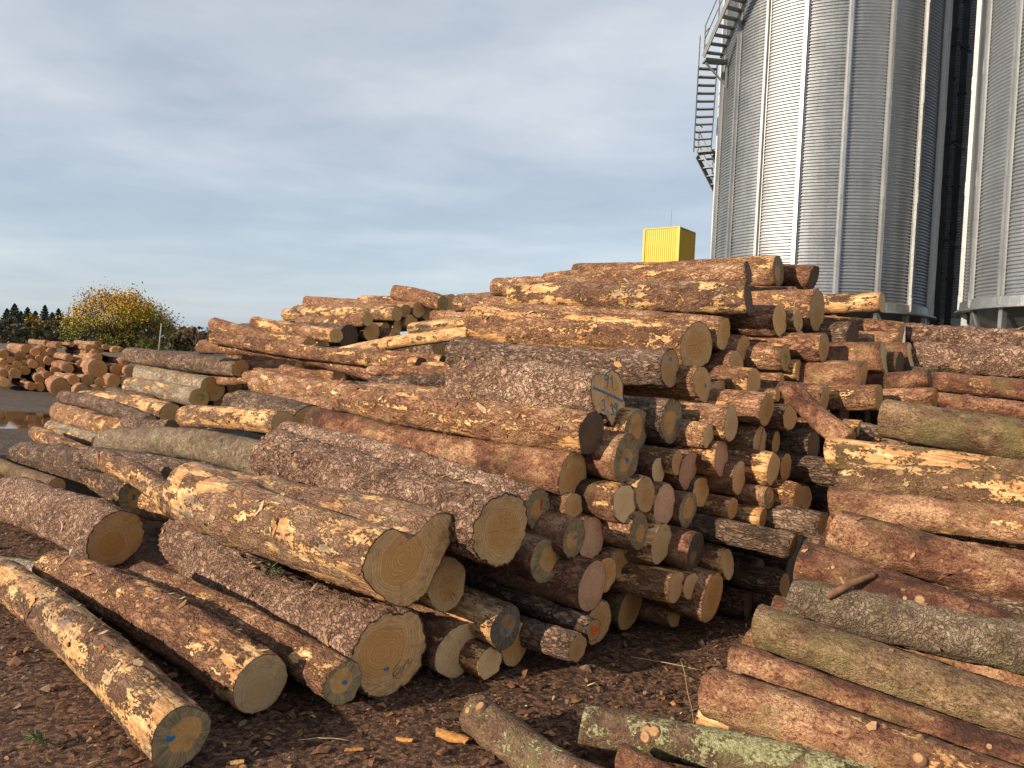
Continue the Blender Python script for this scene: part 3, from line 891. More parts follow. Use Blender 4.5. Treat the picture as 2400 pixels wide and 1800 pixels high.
# ------------------------------------------------------------------ logs
def poly_radius(pts, asp):
    """Radial outline from picture points (right, up), widened for the slanted view."""
    p = np.array(pts, float); p[:, 0] /= asp
    a = np.arctan2(p[:, 1], p[:, 0]); r_ = np.hypot(p[:, 0], p[:, 1]); o = np.argsort(a); a, r_ = a[o], r_[o]
    return np.concatenate([a[-1:] - 2 * math.pi, a, a[:1] + 2 * math.pi]), np.concatenate([r_[-1:], r_, r_[:1]])


SHAPES = {
    'heart': poly_radius([(-.34, 1.08), (-.60, .97), (-.82, .63), (-.90, .26), (-.72, -.2), (-.42, -.55), (-.15, -.86), (.15, -1.04), (.48, -.88), (.56, -.86), (.72, -.36), (.95, .26), (1.19, .82), (1.06, 1.14), (.78, 1.29), (.48, 1.16), (.28, .84), (.04, .69), (-.10, .86)], .70),
    'txt': poly_radius([(-.78, .22), (-.66, .74), (-.34, .91), (-.14, .73), (.29, .99), (.66, .62), (.63, -.01), (.78, -.41), (.46, -.76), (.09, -1.05), (-.17, -.59), (-.46, -.56), (-.75, -.18)], .60),
    'pear': poly_radius([(-.58, .40), (.02, .96), (.44, .58), (.61, -.27), (.44, -.86), (.23, -.99), (-.24, -.69), (-.53, -.10)], .52),
}
PEELB = {'P': -0.30, 'O': -0.09, 'Y': 0.05, 'D': -0.26, 'S': -0.24, 'G': -0.40, 'G2': -0.42, 'L': -0.5, 'L2': -0.3, 'W': -0.02, 'Y2': 0.0}
RELIEF = {'P': 0.014, 'D': 0.010, 'L2': 0.007, 'O': 0.007, 'S': 0.005, 'Y': 0.006}
FLK = {'P': [(0.20, 0.12, 0.09), (0.32, 0.22, 0.17), (0.42, 0.25, 0.10)], 'O': [(0.30, 0.12, 0.05), (0.45, 0.24, 0.09), (0.5, 0.36, 0.22), (0.14, 0.06, 0.035)], 'S': [(0.17, 0.08, 0.045), (0.24, 0.13, 0.075), (0.36, 0.22, 0.12)], 'L2': [(0.16, 0.10, 0.065), (0.22, 0.15, 0.1)]}


def ribbon(pts, wd):
    """Flat painted stroke in the (y, z) plane."""
    p = np.array(pts, float)
    if len(p) > 2:      # round the corners
        for _ in range(2):
            q = [p[0]]
            for a, b_ in zip(p[:-1], p[1:]):
                q += [a * .75 + b_ * .25, a * .25 + b_ * .75]
            q.append(p[-1]); p = np.array(q)
    d = np.gradient(p, axis=0); d /= np.linalg.norm(d, axis=1)[:, None] + 1e-9
    nrm = np.stack([-d[:, 1], d[:, 0]], 1)
    ww = wd * (0.85 + 0.3 * np.abs(np.sin(np.arange(len(p)) * 1.7)))[:, None]
    return np.concatenate([p + nrm * ww / 2, p - nrm * ww / 2]), [(i, i + 1, len(p) + i + 1, len(p) + i) for i in range(len(p) - 1)]


def blob(cx, cy, r_, rg, asp=1.0):
    k = 18; a = np.linspace(0, 2 * math.pi, k, endpoint=False)
    rr = r_ * (1 + 0.28 * np.sin(2 * a + rg.uniform(0, 6)) + 0.16 * np.sin(3 * a + rg.uniform(0, 6)) + rg.normal(0, .08, k))
    v = np.stack([cx + rr * np.cos(a), cy + rr * asp * np.sin(a)], 1)
    return v, [tuple(range(k))]


def make_log(lid, P1, P2, R1, R2, bk, fc, opt, label, group):
    seed = sum(ord(ch) * (i + 3) for i, ch in enumerate(lid)) * 7 + 13
    rg = np.random.default_rng(seed)
    P1, P2 = Vector(P1), Vector(P2)
    far = bool(opt.get('far')); hid = bool(opt.get('hid'))
    mid = (P1 + P2) / 2
    X = (P1 - P2); L = X.length; X.normalize()
    Y = Vector((0, 0, 1)).cross(X).normalized(); Z = X.cross(Y)
    base = mid - Z * ((R1 + R2) / 2)
    M = Matrix((X, Y, Z)).transposed().to_4x4(); M.translation = base
    thing = empty('log', M, label, 'log', group)
    zoff = (R1 + R2) / 2
    d = min((P1 - Vector((0, 0, EYE))).length, (P2 - Vector((0, 0, EYE))).length)
    d = max(d, 2.2)
    Rm = max(R1, R2)
    if far:
        na, nl = 18, 8
    elif hid:
        na, nl = 44, int(np.clip(L / 0.05, 12, 60))
    else:
        sp_ = max(0.0034 * d, 0.0105)
        na = int(np.clip(2 * math.pi * Rm / sp_, 28, 112)); nl = int(np.clip(L / (sp_ * 1.35), 24, 230))
    th_ = np.linspace(0, 2 * math.pi, na, endpoint=False)
    s = np.linspace(0, 1, nl)                        # 0 = far end, 1 = near end
    Rr = R2 + (R1 - R2) * s
    # outline of the cross-section
    irr = 1 + rg.normal(0, .028) * np.cos(2 * th_ + rg.uniform(0, 6)) + rg.normal(0, .022) * np.cos(3 * th_ + rg.uniform(0, 6)) + rg.normal(0, .014) * np.cos(5 * th_ + rg.uniform(0, 6))
    prof = np.tile(irr, (nl, 1))
    for key in ('heart', 'txt', 'pear'):
        if opt.get(key):
            a_, r_ = SHAPES[key]
            tt = (th_ + math.pi) % (2 * math.pi) - math.pi
            shp = np.interp(tt, a_, r_)
            for _ in range(2):
                shp = (np.roll(shp, 1) + 2 * shp + np.roll(shp, -1)) / 4
            fade = np.clip((s - 0.45) / 0.5, 0, 1)[:, None] ** 2.0 if key != 'heart' else np.clip((s - 0.05) / 0.75, 0, 1)[:, None]
            prof = prof * (1 - fade) + shp[None] * fade
    bend = rg.normal(0, .015, 2) * L * (0.6 if hid else 1.0)
    cy = bend[0] * np.sin(math.pi * s); cz = bend[1] * np.sin(math.pi * s)
    xx = (s - 0.5) * L
    ct, st = np.cos(th_), np.sin(th_)
    off = rg.uniform(0, 300, 3)
    r_ = Rr[:, None] * prof
    P = np.stack([np.repeat(xx[:, None], na, 1), r_ * ct, r_ * st], -1)
    q = P + off
    low = fbm(q * np.array([2.0, 5, 5]), 2)
    r_ = r_ * (1 + 0.05 * low)
    for kx in range(rg.integers(2, 6)):              # swellings where branches grew
        kx0, ka = rg.uniform(-.42, .42) * L, rg.uniform(0, 2 * math.pi)
        dd = ((xx[:, None] - kx0) / 0.09) ** 2 + (((th_ - ka + math.pi) % (2 * math.pi) - math.pi)[None] / 0.6) ** 2
        r_ = r_ + rg.uniform(.05, .13) * Rm * np.exp(-dd)
    if not far:
        peel = 0.5 + PEELB[bk] + rg.normal(0, .05) + 0.50 * fbm(q * np.array([3.2, 11, 11]) * rg.uniform(.55, 1.7) * np.array([rg.uniform(.5, 1.3), 1, 1]) + 50, 4, 0.6) + 0.18 * fbm(q * np.array([1.2, 2.5, 2.5]) + 90, 2)
        if bk in ('P', 'O', 'D', 'S', 'Y2'):        # bark scuffed off near the ends
            peel = peel + rg.uniform(0, .2) * np.exp(-((1 - s) / rg.uniform(.01, .04)) ** 2)[:, None]
        rel = RELIEF.get(bk, 0.0035)
        bark_h = fbm(q * np.array([14, 26, 26]), 3)
        rough = rel * bark_h * 0.9 + rel * 0.9 * (1 - np.abs(fbm(q * np.array([9, 22, 22]) + 80, 2)) * 3).clip(-.5, 1)
        pm = np.clip((peel - 0.44) / 0.12, 0, 1)
        r_ = r_ + rough * (1 - pm) - 0.0045 * pm
    else:
        peel = 0.25 + 0.3 * fbm(q * np.array([2.6, 6.5, 6.5]) + 50, 2)
    # slanted saw cuts
    tilt = rg.normal(0, .10, 2) * (0.6 if hid else 1.0); tilt2 = rg.normal(0, .10, 2)
    yy, zz = r_ * ct, r_ * st
    wx = np.clip((s - 0.8) / 0.2, 0, 1)[:, None]; wx2 = np.clip((0.2 - s) / 0.2, 0, 1)[:, None]
    xo = xx[:, None] + wx * (tilt[0] * yy + tilt[1] * zz) + wx2 * (tilt2[0] * yy + tilt2[1] * zz)
    V = np.stack([xo, yy + cy[:, None], zz + cz[:, None] + zoff], -1)
    bth = 0.045 if bk in ('P', 'D', 'L2') else 0.028
    rims = []
    for e, k in ((0, -1), (nl - 1, 1)):
        ce = np.array([0, cy[e], cz[e] + zoff]); ring = V[e].copy()
        inner = ring.copy(); inner[:, 1:] = ce[1:] + (ring[:, 1:] - ce[1:]) * (1 - bth)
        rims.append(inner)
    verts = np.concatenate([V.reshape(-1, 3), rims[0], rims[1]])
    i, j = np.meshgrid(np.arange(nl - 1), np.arange(na), indexing='ij'); j2 = (j + 1) % na
    f = np.stack([i * na + j, i * na + j2, (i + 1) * na + j2, (i + 1) * na + j], -1).reshape(-1, 4)[:, ::-1]
    jj_ = np.arange(na); jn = (jj_ + 1) % na; B = nl * na
    f0 = np.stack([jj_, jn, B + jn, B + jj_], -1)
    f1 = np.stack([(nl - 1) * na + jn, (nl - 1) * na + jj_, B + na + jj_, B + na + jn], -1)
    pl = np.concatenate([peel.ravel(), np.full(2 * na, 0.05)])
    body = mesh_obj('bark', verts, np.concatenate([f, f0, f1]), BARK[bk], thing, True, {'peel': pl})
    # cut faces
    frs = [0.0, .25, .5, .72, .88, 1.0]
    out_face = None
    for which in (1, 0):
        e = nl - 1 if which else 0
        ring = rims[which]
        c0 = ring.mean(0); sgn = 1 if which else -1
        vs, uv = [c0 + np.array([0.001 * sgn, 0, 0])], [(0, 0)]
        for fr in frs[1:]:
            pr = c0 + (ring - c0) * min(fr, 0.998 if fr == 1 else fr)
            jit = 0.0008 * perlin(pr * 40 + off) if not far else 0
            pr = pr.copy(); pr[:, 0] += (0.001 if fr < 1 else 0.0) * sgn + (jit if fr < 1 else 0)
            vs += list(pr)
            u_ = (ring - c0)[:, 1:] * fr / (Rr[e] * 0.97)
            uv += list(u_)
        fs = []
        for k in range(na):
            k2 = (k + 1) % na
            fs.append((0, 1 + k, 1 + k2) if which else (0, 1 + k2, 1 + k))
            for m_ in range(len(frs) - 2):
                a_ = 1 + m_ * na
                qd = (a_ + k, a_ + na + k, a_ + na + k2, a_ + k2)
                fs.append(qd if which else qd[::-1])
        fo = mesh_obj('cut_face', np.array(vs), fs, FACE[fc if which or opt.get('bk') else 'b'], thing, False, None, np.array(uv))
        if which:
            out_face = fo; cN = c0; tl = tilt

    def paint(v2, fs, colr, lift=0.0035):
        v2 = np.array(v2)
        y_ = v2[:, 0] * R1; z_ = v2[:, 1] * R1
        x_ = cN[0] + tl[0] * y_ + tl[1] * z_ + lift
        mesh_obj('paint_mark', np.stack([x_, cN[1] + y_, cN[2] + z_], -1), fs, PAINT[colr], out_face, False)

    for key, colr in (('bd', 'blue'), ('rd', 'red'), ('gr', 'green')):
        if opt.get(key):
            a_, b_ = [float(z) for z in opt[key].split(',')]
            if key == 'rd':
                paint(*ribbon([(a_ + .02, b_ + .3), (a_ - .02, b_), (a_ + .05, b_ - .3)], .16), colr)
            elif key == 'gr':
                paint(*ribbon([(a_ - .25, b_ + .2), (a_ + .1, b_ + .3), (a_ + .2, b_ - .05), (a_ - .1, b_ - .3)], .16), colr)
            else:
                paint(*blob(a_, b_, .125 if R1 < .17 else .06, rg, 1.0), colr)
    if opt.get('ol'):
        paint(*ribbon([(.35, .95), (.05, .1), (-.35, -.85)], .16), 'orange')
    if opt.get('or'):
        paint(*blob(0.1, 0, .55, rg, .9), 'orange')
    if opt.get('scrib'):
        paint(*ribbon([(.30, -.22), (.10, -.45), (.16, -.62), (.34, -.50), (.28, -.34), (.10, -.58), (.34, -.70), (.40, -.42), (.56, -.20), (.50, -.40), (.66, -.30)], .012), 'ink')
    if opt.get('txt'):
        A_ = 1 / .60
        paint(*ribbon([(-.68 * A_, .33), (-.2 * A_, .16), (.22 * A_, -.02), (.62 * A_, -.20)], .085), 'blue')
        nine = [(-.02, .62), (-.12, .76), (-.26, .70), (-.24, .56), (-.08, .58), (-.03, .72), (-.08, .40), (-.18, .28)]
        one = [(.06, .58), (.16, .74), (.14, .24)]
        three = [(-.10, .10), (.0, .16), (.10, .06), (-.02, -.02), (.10, -.12), (.02, -.26), (-.12, -.20)]
        for st_, ox, oy in ((nine, .05, .05), (one, .10, .05), (three, -.46, -.26), (three, .16, -.44)):
            paint(*ribbon([(x_ * 1.25 + ox, y_ + oy) for x_, y_ in st_], .065), 'blue')
        paint(*blob(-.16, -.56, .05, rg), 'blue')
        paint(*ribbon([(x_ * 1.05 + .62, y_ * .95 - .98) for x_, y_ in nine], .065), 'blue')

    # loose curled bark flakes on the near logs
    if not far and not hid and d < 9 and bk not in ('G', 'G2', 'L'):
        n = int({'P': 110, 'O': 190, 'Y': 130, 'S': 45, 'L2': 30}.get(bk, 90) * L / 2.4 * (1.0 if d < 6 else 0.5))
        fv, ff, ft = [], [], []
        pal = np.array(FLK.get(bk, FLK['O']))
        cl = rg.uniform(-.48, .48, 14) * L
        for _ in range(n):
            x_ = float(np.clip((cl[rg.integers(14)] + rg.normal(0, .12)) if rg.uniform() < .6 else rg.uniform(-.49, .49) * L, -.49 * L, .49 * L))
            ei = int((x_ / L + .5) * (nl - 1)); ja = rg.integers(na)
            a_ = th_[ja]
            if math.sin(a_) < -.5: continue
            c_ = V[ei, ja]; nrm = np.array([0, math.cos(a_), math.sin(a_)]); tx = np.array([1., 0, 0]); ty = np.cross(nrm, tx)
            ro = rg.uniform(0, math.pi); t1 = tx * math.cos(ro) + ty * math.sin(ro); t2 = np.cross(nrm, t1)
            a1 = rg.uniform(.006, .020) * (1.5 if rg.uniform() < .15 else 1); a2 = a1 * rg.uniform(.35, .8); lift = rg.uniform(.001, .010)
            if rg.uniform() < .06: a1 = rg.uniform(.03, .06); a2 = a1 * rg.uniform(.15, .3); lift = rg.uniform(.004, .022)
            b0 = len(fv)
            jt = rg.uniform(.7, 1.3, 6)
            fv += [c_ - t1 * a1 * jt[0] + nrm * .002, c_ - t1 * a1 * .2 + t2 * a2 * jt[1] + nrm * .004, c_ + t1 * a1 * jt[2] + t2 * a2 * .6 + nrm * (.003 + lift), c_ + t1 * a1 * 1.2 * jt[3] - t2 * a2 * .4 + nrm * (.003 + lift * 1.3), c_ + t1 * a1 * .1 - t2 * a2 * jt[4] + nrm * .004]
            ff += [(b0, b0 + 4, b0 + 1), (b0 + 1, b0 + 4, b0 + 3, b0 + 2)]
            ft += [pal[rg.integers(len(pal))] * rg.uniform(.6, 1.15)] * 5
        if fv:
            tag(mesh_obj('bark_flakes', fv, ff, CHIP, thing, False, {'tint': np.array(ft)}), kind='stuff')
    # sawn-off branch knots on the spruce logs
    if opt.get('bk') and bk in ('S', 'G', 'G2', 'L', 'L2', 'Y2'):
        for kx in range(5 if R1 > .07 else 3):
            x_ = rg.uniform(-.15, .47) * L * -1; ei = int(np.clip((x_ / L + .5) * (nl - 1), 0, nl - 1))
            a_ = rg.uniform(math.pi * .35, math.pi * 1.02); ja = int(a_ / (2 * math.pi) * na) % na
            c_ = V[ei, ja]; nrm = Vector((rg.normal(0, .25), math.cos(a_), math.sin(a_))).normalized()
            kr = rg.uniform(.008, .021); p0 = Vector(c_) - nrm * .016; p1 = Vector(c_) + nrm * rg.uniform(.001, .007)
            mbk = MB().tube([p0, p0.lerp(p1, .6), p1], [kr * 1.6, kr * 1.25, kr], 10)
            mbk.build('knot', [KNOT], thing, True)
            y1 = nrm.orthogonal().normalized(); z1 = nrm.cross(y1); pc = p1 + nrm * .0012
            vv = [pc] + [pc + (y1 * math.cos(g) + z1 * math.sin(g)) * kr * rg.uniform(.8, .98) for g in np.linspace(0, 2 * math.pi, 10, endpoint=False)]
            kk = bpy.data.objects[thing.children[-1].name]
            mesh_obj('knot_face', vv, [(0, 1 + g, 1 + (g + 1) % 10) for g in range(10)], KNOTF, kk, False)
    return thing


KNOT = plain_mat('knot_bark', (0.13, 0.065, 0.035), 0.85, 0, 0.4, 30)
KNOTF = plain_mat('knot_wood', (0.27, 0.155, 0.075), 0.8, 0, 0.3, 60)

# id, near end, far end, radii, bark, cut face, details, label, group (metres)
LOGS = [
    ('L1', (-1.183, 2.827, 0.12), (-3.029, 4.631, 0.114), 0.1197, 0.1137, 'Y', 'r', {'bd': '-.35,.1'}, 'peeled log with grey and orange streaks and blue-dotted end, lying on the mulch', 'logs of the main pile'),
    ('L2', (-1.03, 3.274, 0.136), (-2.825, 4.778, 0.129), 0.1356, 0.1288, 'O', 'f', {}, 'orange-barked log with pale round fresh end beside the streaked peeled log', 'logs of the main pile'),
    ('L3', (-0.676, 3.291, 0.147), (-2.155, 4.532, 0.187), 0.0926, 0.0926, 'O', 'r', {'bd': '.05,.05', 'hid': 1}, 'thin orange log with dark-ringed blue-dotted end squeezed beside the scribbled thick log', 'logs of the main pile'),
    ('L4', (-0.51, 3.505, 0.203), (-2.27, 5.447, 0.193), 0.2035, 0.1933, 'P', 'b', {'bd': '-.05,-.35', 'scrib': '1'}, 'thick plate-barked log on the ground with blue dot and black scribble on its end', 'logs of the main pile'),
    ('L5', (-0.465, 3.526, 0.593), (-1.964, 4.784, 0.659), 0.1917, 0.1917, 'Y', 'b', {'heart': '1'}, 'heart-shaped double log with mostly peeled yellow bark', 'logs of the main pile'),
    ('L6', (-0.287, 3.821, 0.444), (-3.056, 6.599, 0.196), 0.1381, 0.1381, 'O', 'b', {'hid': 1}, 'log with plain ochre end tucked under the heart-shaped log', 'logs of the main pile'),
    ('L7', (-0.021, 3.732, 0.748), (-1.543, 5.009, 0.879), 0.1768, 0.1679, 'P', 'b', {}, 'thick plate-barked log with large plain end resting above the heart-shaped log', 'logs of the main pile'),
    ('L8', (0.171, 4.193, 0.769), (-1.664, 5.732, 0.932), 0.1034, 0.1034, 'P', 'r', {'rd': '.25,.2', 'hid': 1}, 'plate-barked log with a red paint stroke on its grey-ringed end', 'logs of the main pile'),
    ('L9', (0.369, 4.331, 0.935), (-1.477, 5.88, 1.01), 0.1373, 0.1304, 'S', 'b', {}, 'reddish log with yellow scuffs and plain ochre end lying on the red-stroked log', 'logs of the main pile'),
    ('L10', (0.46, 4.309, 1.187), (-1.268, 5.758, 1.239), 0.1198, 0.1078, 'O', 'o', {}, 'flaky orange log with dark rotten end below the log marked 91', 'logs of the main pile'),
    ('L11', (0.589, 4.645, 1.378), (-0.381, 5.459, 1.371), 0.1626, 0.1626, 'P', 'b', {'txt': '1'}, 'notched log whose end is painted 91 over 3.39 in blue', 'logs of the main pile'),
    ('L12', (1.047, 5.109, 1.567), (-0.476, 6.388, 1.608), 0.1324, 0.1324, 'D', 'b', {'bd': '.0,.45'}, 'dark-barked log with a blue dot, lying on the log marked 91', 'logs of the main pile'),
    ('L13', (1.308, 5.502, 1.729), (-0.316, 6.865, 1.865), 0.1722, 0.1722, 'O', 'b', {}, 'thick reddish log with large round plain end above the dark blue-dotted log', 'logs of the main pile'),
    ('L14', (1.54, 5.664, 1.829), (-0.399, 7.29, 1.957), 0.1226, 0.1226, 'O', 'b', {'hid': 1}, 'orange log whose pale end adjoins the thick reddish log', 'logs of the main pile'),
    ('L15', (1.635, 5.953, 1.979), (-0.239, 7.575, 2.086), 0.093, 0.093, 'O', 'o', {'hid': 1}, 'orange log with weathered end behind the thick reddish log', 'logs of the main pile'),
    ('L16', (1.717, 5.695, 2.1), (-0.026, 7.157, 2.155), 0.1197, 0.1197, 'Y', 'o', {}, 'long mottled peeled log with weathered end near the crown of the main pile', 'logs of the main pile'),
    ('L17', (1.929, 6.44, 2.383), (-0.216, 8.24, 2.329), 0.0953, 0.0953, 'O', 'o', {}, 'long orange log with weathered end crowning the pile below the yellow tower', 'logs of the main pile'),
    ('L18', (2.315, 6.843, 2.457), (0.37, 8.613, 2.404), 0.1395, 0.1395, 'O', 'r', {'hid': 1}, 'orange log with grey-rimmed end beside the log crowning the pile', 'logs of the main pile'),
    ('L19', (2.67, 6.94, 2.425), (0.684, 8.614, 2.558), 0.1138, 0.1138, 'O', 'o', {'hid': 1}, 'dark-barked log with weathered end on top of the pile against the silo wall', 'logs of the main pile'),
    ('L20', (2.189, 6.686, 2.194), (0.462, 8.087, 2.325), 0.091, 0.091, 'D', 'o', {'hid': 1}, 'small weathered log end under the logs crowning the pile', 'logs of the main pile'),
    ('L21', (2.425, 6.719, 2.211), (0.664, 8.155, 2.231), 0.1022, 0.1022, 'O', 'f', {'hid': 1}, 'thin pale-ended orange log just under the crown of the pile', 'logs of the main pile'),
    ('L22', (2.43, 6.205, 2.074), (0.533, 7.794, 2.143), 0.169, 0.169, 'O', 'b', {'hid': 1}, 'thick dark-barked log with tall oval end just under the crown of the pile', 'logs of the main pile'),
    ('L23', (3.086, 6.497, 2.187), (1.135, 8.229, 2.098), 0.0936, 0.0936, 'Y', 'f', {'hid': 1}, 'peeled yellow log jutting out of the main pile in front of the silo base ring', 'logs of the main pile'),
    ('L24', (2.02, 5.871, 1.956), (0.31, 7.32, 1.922), 0.12, 0.12, 'O', 'b', {'hid': 1}, 'orange log with ochre end between the tall oval end and the thick reddish log', 'logs of the main pile'),
    ('L25', (2.199, 5.981, 1.969), (0.545, 7.355, 2.074), 0.0887, 0.0887, 'O', 'b', {'bd': '.0,-.6', 'hid': 1}, 'thin log with a blue smear low on its end', 'logs of the main pile'),
    ('L26', (2.191, 6.259, 1.875), (0.521, 7.682, 1.926), 0.0929, 0.0929, 'O', 'b', {'hid': 1}, 'half-hidden log end just under the log with the blue smear', 'logs of the main pile'),
    ('L27', (2.239, 6.024, 1.798), (0.612, 7.442, 1.786), 0.1063, 0.1063, 'O', 'b', {'hid': 1}, 'log end set back below the blue-smeared log', 'logs of the main pile'),
    ('L28', (2.31, 5.732, 1.767), (0.637, 7.189, 1.747), 0.1092, 0.1092, 'O', 'b', {'hid': 1}, 'ochre oval end beside the green-curled log', 'logs of the main pile'),
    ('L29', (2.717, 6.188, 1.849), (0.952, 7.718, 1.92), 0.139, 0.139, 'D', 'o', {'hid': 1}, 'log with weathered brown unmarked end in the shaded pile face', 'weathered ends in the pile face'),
    ('L30', (1.716, 5.752, 1.736), (0.051, 7.155, 1.769), 0.0946, 0.0946, 'O', 'b', {'hid': 1}, 'log end squeezed between the thick reddish log and the green-curled log', 'logs of the main pile'),
    ('L31', (1.647, 5.657, 1.607), (-0.137, 7.326, 1.54), 0.109, 0.109, 'O', 'b', {'hid': 1}, 'log with pale end directly beneath the thick reddish log', 'logs of the main pile'),
    ('L32', (2.012, 5.682, 1.679), (0.282, 7.191, 1.735), 0.1004, 0.1004, 'O', 'b', {'gr': '.0,-.1', 'hid': 1}, 'dark-barked log with a green paint curl on its end', 'logs of the main pile'),
    ('L33', (2.132, 5.737, 1.59), (0.452, 7.147, 1.591), 0.0852, 0.0852, 'O', 'b', {'hid': 1}, 'small round log end directly under the green-curled log', 'logs of the main pile'),
    ('L34', (1.706, 5.427, 1.487), (-0.118, 7.093, 1.451), 0.1091, 0.1091, 'O', 'b', {'hid': 1}, 'round log end next to the pale end beneath the thick reddish log', 'logs of the main pile'),
    ('L35', (1.287, 5.191, 1.463), (-0.511, 6.714, 1.455), 0.1231, 0.1231, 'O', 'b', {'bd': '.3,-.05', 'pear': '1', 'hid': 1}, 'pear-shaped log end with a small blue dot', 'logs of the main pile'),
    ('L36', (1.487, 5.443, 1.389), (-0.38, 7.16, 1.339), 0.1073, 0.1073, 'O', 'b', {'hid': 1}, 'shaded ochre end beside the pear-shaped end', 'logs of the main pile'),
    ('L37', (1.986, 5.668, 1.496), (0.504, 6.933, 1.486), 0.0706, 0.0706, 'O', 'b', {'hid': 1}, 'small deep-set log end above the tip of the leaning red-barked log', 'logs of the main pile'),
    ('L38', (2.543, 5.593, 1.534), (0.603, 7.348, 1.541), 0.1393, 0.1324, 'S', 'b', {'bd': '.0,-.15', 'hid': 1}, 'red-barked log with small blue dot jutting out of the pile face', 'logs of the main pile'),
    ('L39', (2.797, 5.784, 1.693), (0.982, 7.354, 1.596), 0.1346, 0.1346, 'S', 'f', {'hid': 1}, 'red-barked log with narrow pale oval end above the bark-side pile', 'logs of the main pile'),
    ('L40', (2.94, 5.848, 1.645), (1.308, 7.317, 1.652), 0.115, 0.115, 'S', 'o', {'hid': 1}, 'slanted weathered end between two narrow pale oval ends', 'logs of the main pile'),
    ('L41', (3.119, 6.024, 1.726), (1.524, 7.546, 1.585), 0.1227, 0.1227, 'S', 'f', {'hid': 1}, 'narrow pale oval end beside the plate-barked log behind the bark-side pile', 'logs of the main pile'),
    ('L42', (3.198, 6.353, 1.941), (1.35, 7.826, 2.059), 0.0824, 0.0824, 'O', 'f', {'hid': 1}, 'pale-ended orange log at the pile edge just below the silo base ring', 'logs of the main pile'),
    ('L43', (3.125, 6.253, 1.85), (1.275, 7.776, 1.926), 0.0834, 0.0834, 'O', 'b', {'hid': 1}, 'thin orange log under the pale-ended one below the silo base ring', 'logs of the main pile'),
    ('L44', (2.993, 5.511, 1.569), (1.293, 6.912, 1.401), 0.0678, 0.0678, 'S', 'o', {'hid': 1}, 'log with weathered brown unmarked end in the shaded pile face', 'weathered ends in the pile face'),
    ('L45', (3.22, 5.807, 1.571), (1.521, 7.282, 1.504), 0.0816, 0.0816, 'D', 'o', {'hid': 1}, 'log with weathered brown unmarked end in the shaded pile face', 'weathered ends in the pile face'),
    ('L46', (2.97, 5.37, 1.445), (1.293, 6.887, 1.272), 0.0699, 0.0699, 'O', 'b', {'hid': 1}, 'orange log pointing towards the mossy log of the bark-side pile', 'logs of the main pile'),
    ('L47', (2.557, 5.342, 1.428), (0.807, 6.797, 1.307), 0.0958, 0.0958, 'O', 'b', {'hid': 1}, 'log end just above the tip of the mossy bark-side log', 'logs of the main pile'),
    ('L48', (1.805, 4.969, 1.455), (2.035, 4.607, 1.176), 0.0664, 0.0664, 'S', 'b', {}, 'short red-barked log leaning steeply across the pile face', 'logs of the main pile'),
    ('L49', (2.182, 5.35, 1.393), (0.547, 6.753, 1.363), 0.0988, 0.0988, 'O', 'b', {'hid': 1}, 'log end behind the leaning red-barked log', 'logs of the main pile'),
    ('L50', (2.44, 5.618, 1.29), (0.776, 7.059, 1.263), 0.094, 0.094, 'D', 'o', {'hid': 1}, 'dark log end in the hollow beside the leaning red-barked log', 'logs of the main pile'),
    ('L52', (1.012, 4.804, 1.239), (-0.17, 5.822, 1.272), 0.1354, 0.1354, 'D', 'r', {'bd': '.5,-.1', 'hid': 1}, 'dark-barked log with grey-ringed blue-dotted end beside the log marked 91', 'logs of the main pile'),
    ('L53', (1.256, 5.224, 1.247), (-0.464, 6.704, 1.244), 0.0967, 0.0967, 'O', 'b', {'hid': 1}, 'ochre end set back beside the blue-dotted grey ring near the log marked 91', 'logs of the main pile'),
    ('L54', (1.403, 4.869, 1.232), (-0.482, 6.495, 1.197), 0.1147, 0.1147, 'O', 'f', {'hid': 1}, 'pale ringed end beside the orange-lined end', 'logs of the main pile'),
    ('L55', (1.686, 5.058, 1.32), (-0.017, 6.529, 1.306), 0.1079, 0.1079, 'O', 'b', {'hid': 1}, 'round ochre end directly above the orange-lined end', 'logs of the main pile'),
    ('L56', (1.881, 5.422, 1.402), (0.341, 6.759, 1.317), 0.0458, 0.0458, 'O', 'b', {'hid': 1}, 'log with plain ochre unmarked end in the shaded pile face', 'ochre unmarked ends in the pile face'),
    ('L57', (1.905, 5.233, 1.265), (0.246, 6.731, 1.207), 0.0864, 0.0864, 'O', 'b', {'hid': 1}, 'log end just under the leaning red-barked log', 'logs of the main pile'),
    ('L58', (1.247, 4.799, 1.154), (-0.433, 6.223, 1.161), 0.0793, 0.0793, 'O', 'f', {'hid': 1}, 'small pale end sticking out below the blue-dotted log near the mark 91', 'logs of the main pile'),
    ('L59', (1.677, 5.133, 1.097), (-0.129, 6.685, 1.105), 0.1107, 0.1107, 'O', 'f', {'ol': '1', 'hid': 1}, 'log end crossed by a bright orange paint line', 'logs of the main pile'),
    ('L60', (1.821, 5.235, 1.091), (0.281, 6.559, 1.097), 0.076, 0.076, 'D', 'b', {'hid': 1}, 'small shaded end adjoining the orange-lined end', 'logs of the main pile'),
    ('L61', (0.777, 4.71, 1.176), (-1.147, 6.376, 1.199), 0.1404, 0.1404, 'O', 'r', {'hid': 1}, 'grey-ringed unmarked end beneath the log marked 91', 'logs of the main pile'),
    ('L62', (0.675, 4.377, 1.043), (-0.689, 5.551, 1.112), 0.1367, 0.1367, 'S', 'r', {'bd': '.0,-.05', 'hid': 1}, 'red-barked log with grey-ringed blue-dotted end under the dark rotten end', 'logs of the main pile'),
    ('L63', (0.906, 4.614, 0.944), (-0.848, 6.089, 0.961), 0.0831, 0.0831, 'S', 'f', {'hid': 1}, 'log with pale fresh unmarked end in the shaded pile face', 'pale unmarked ends in the pile face'),
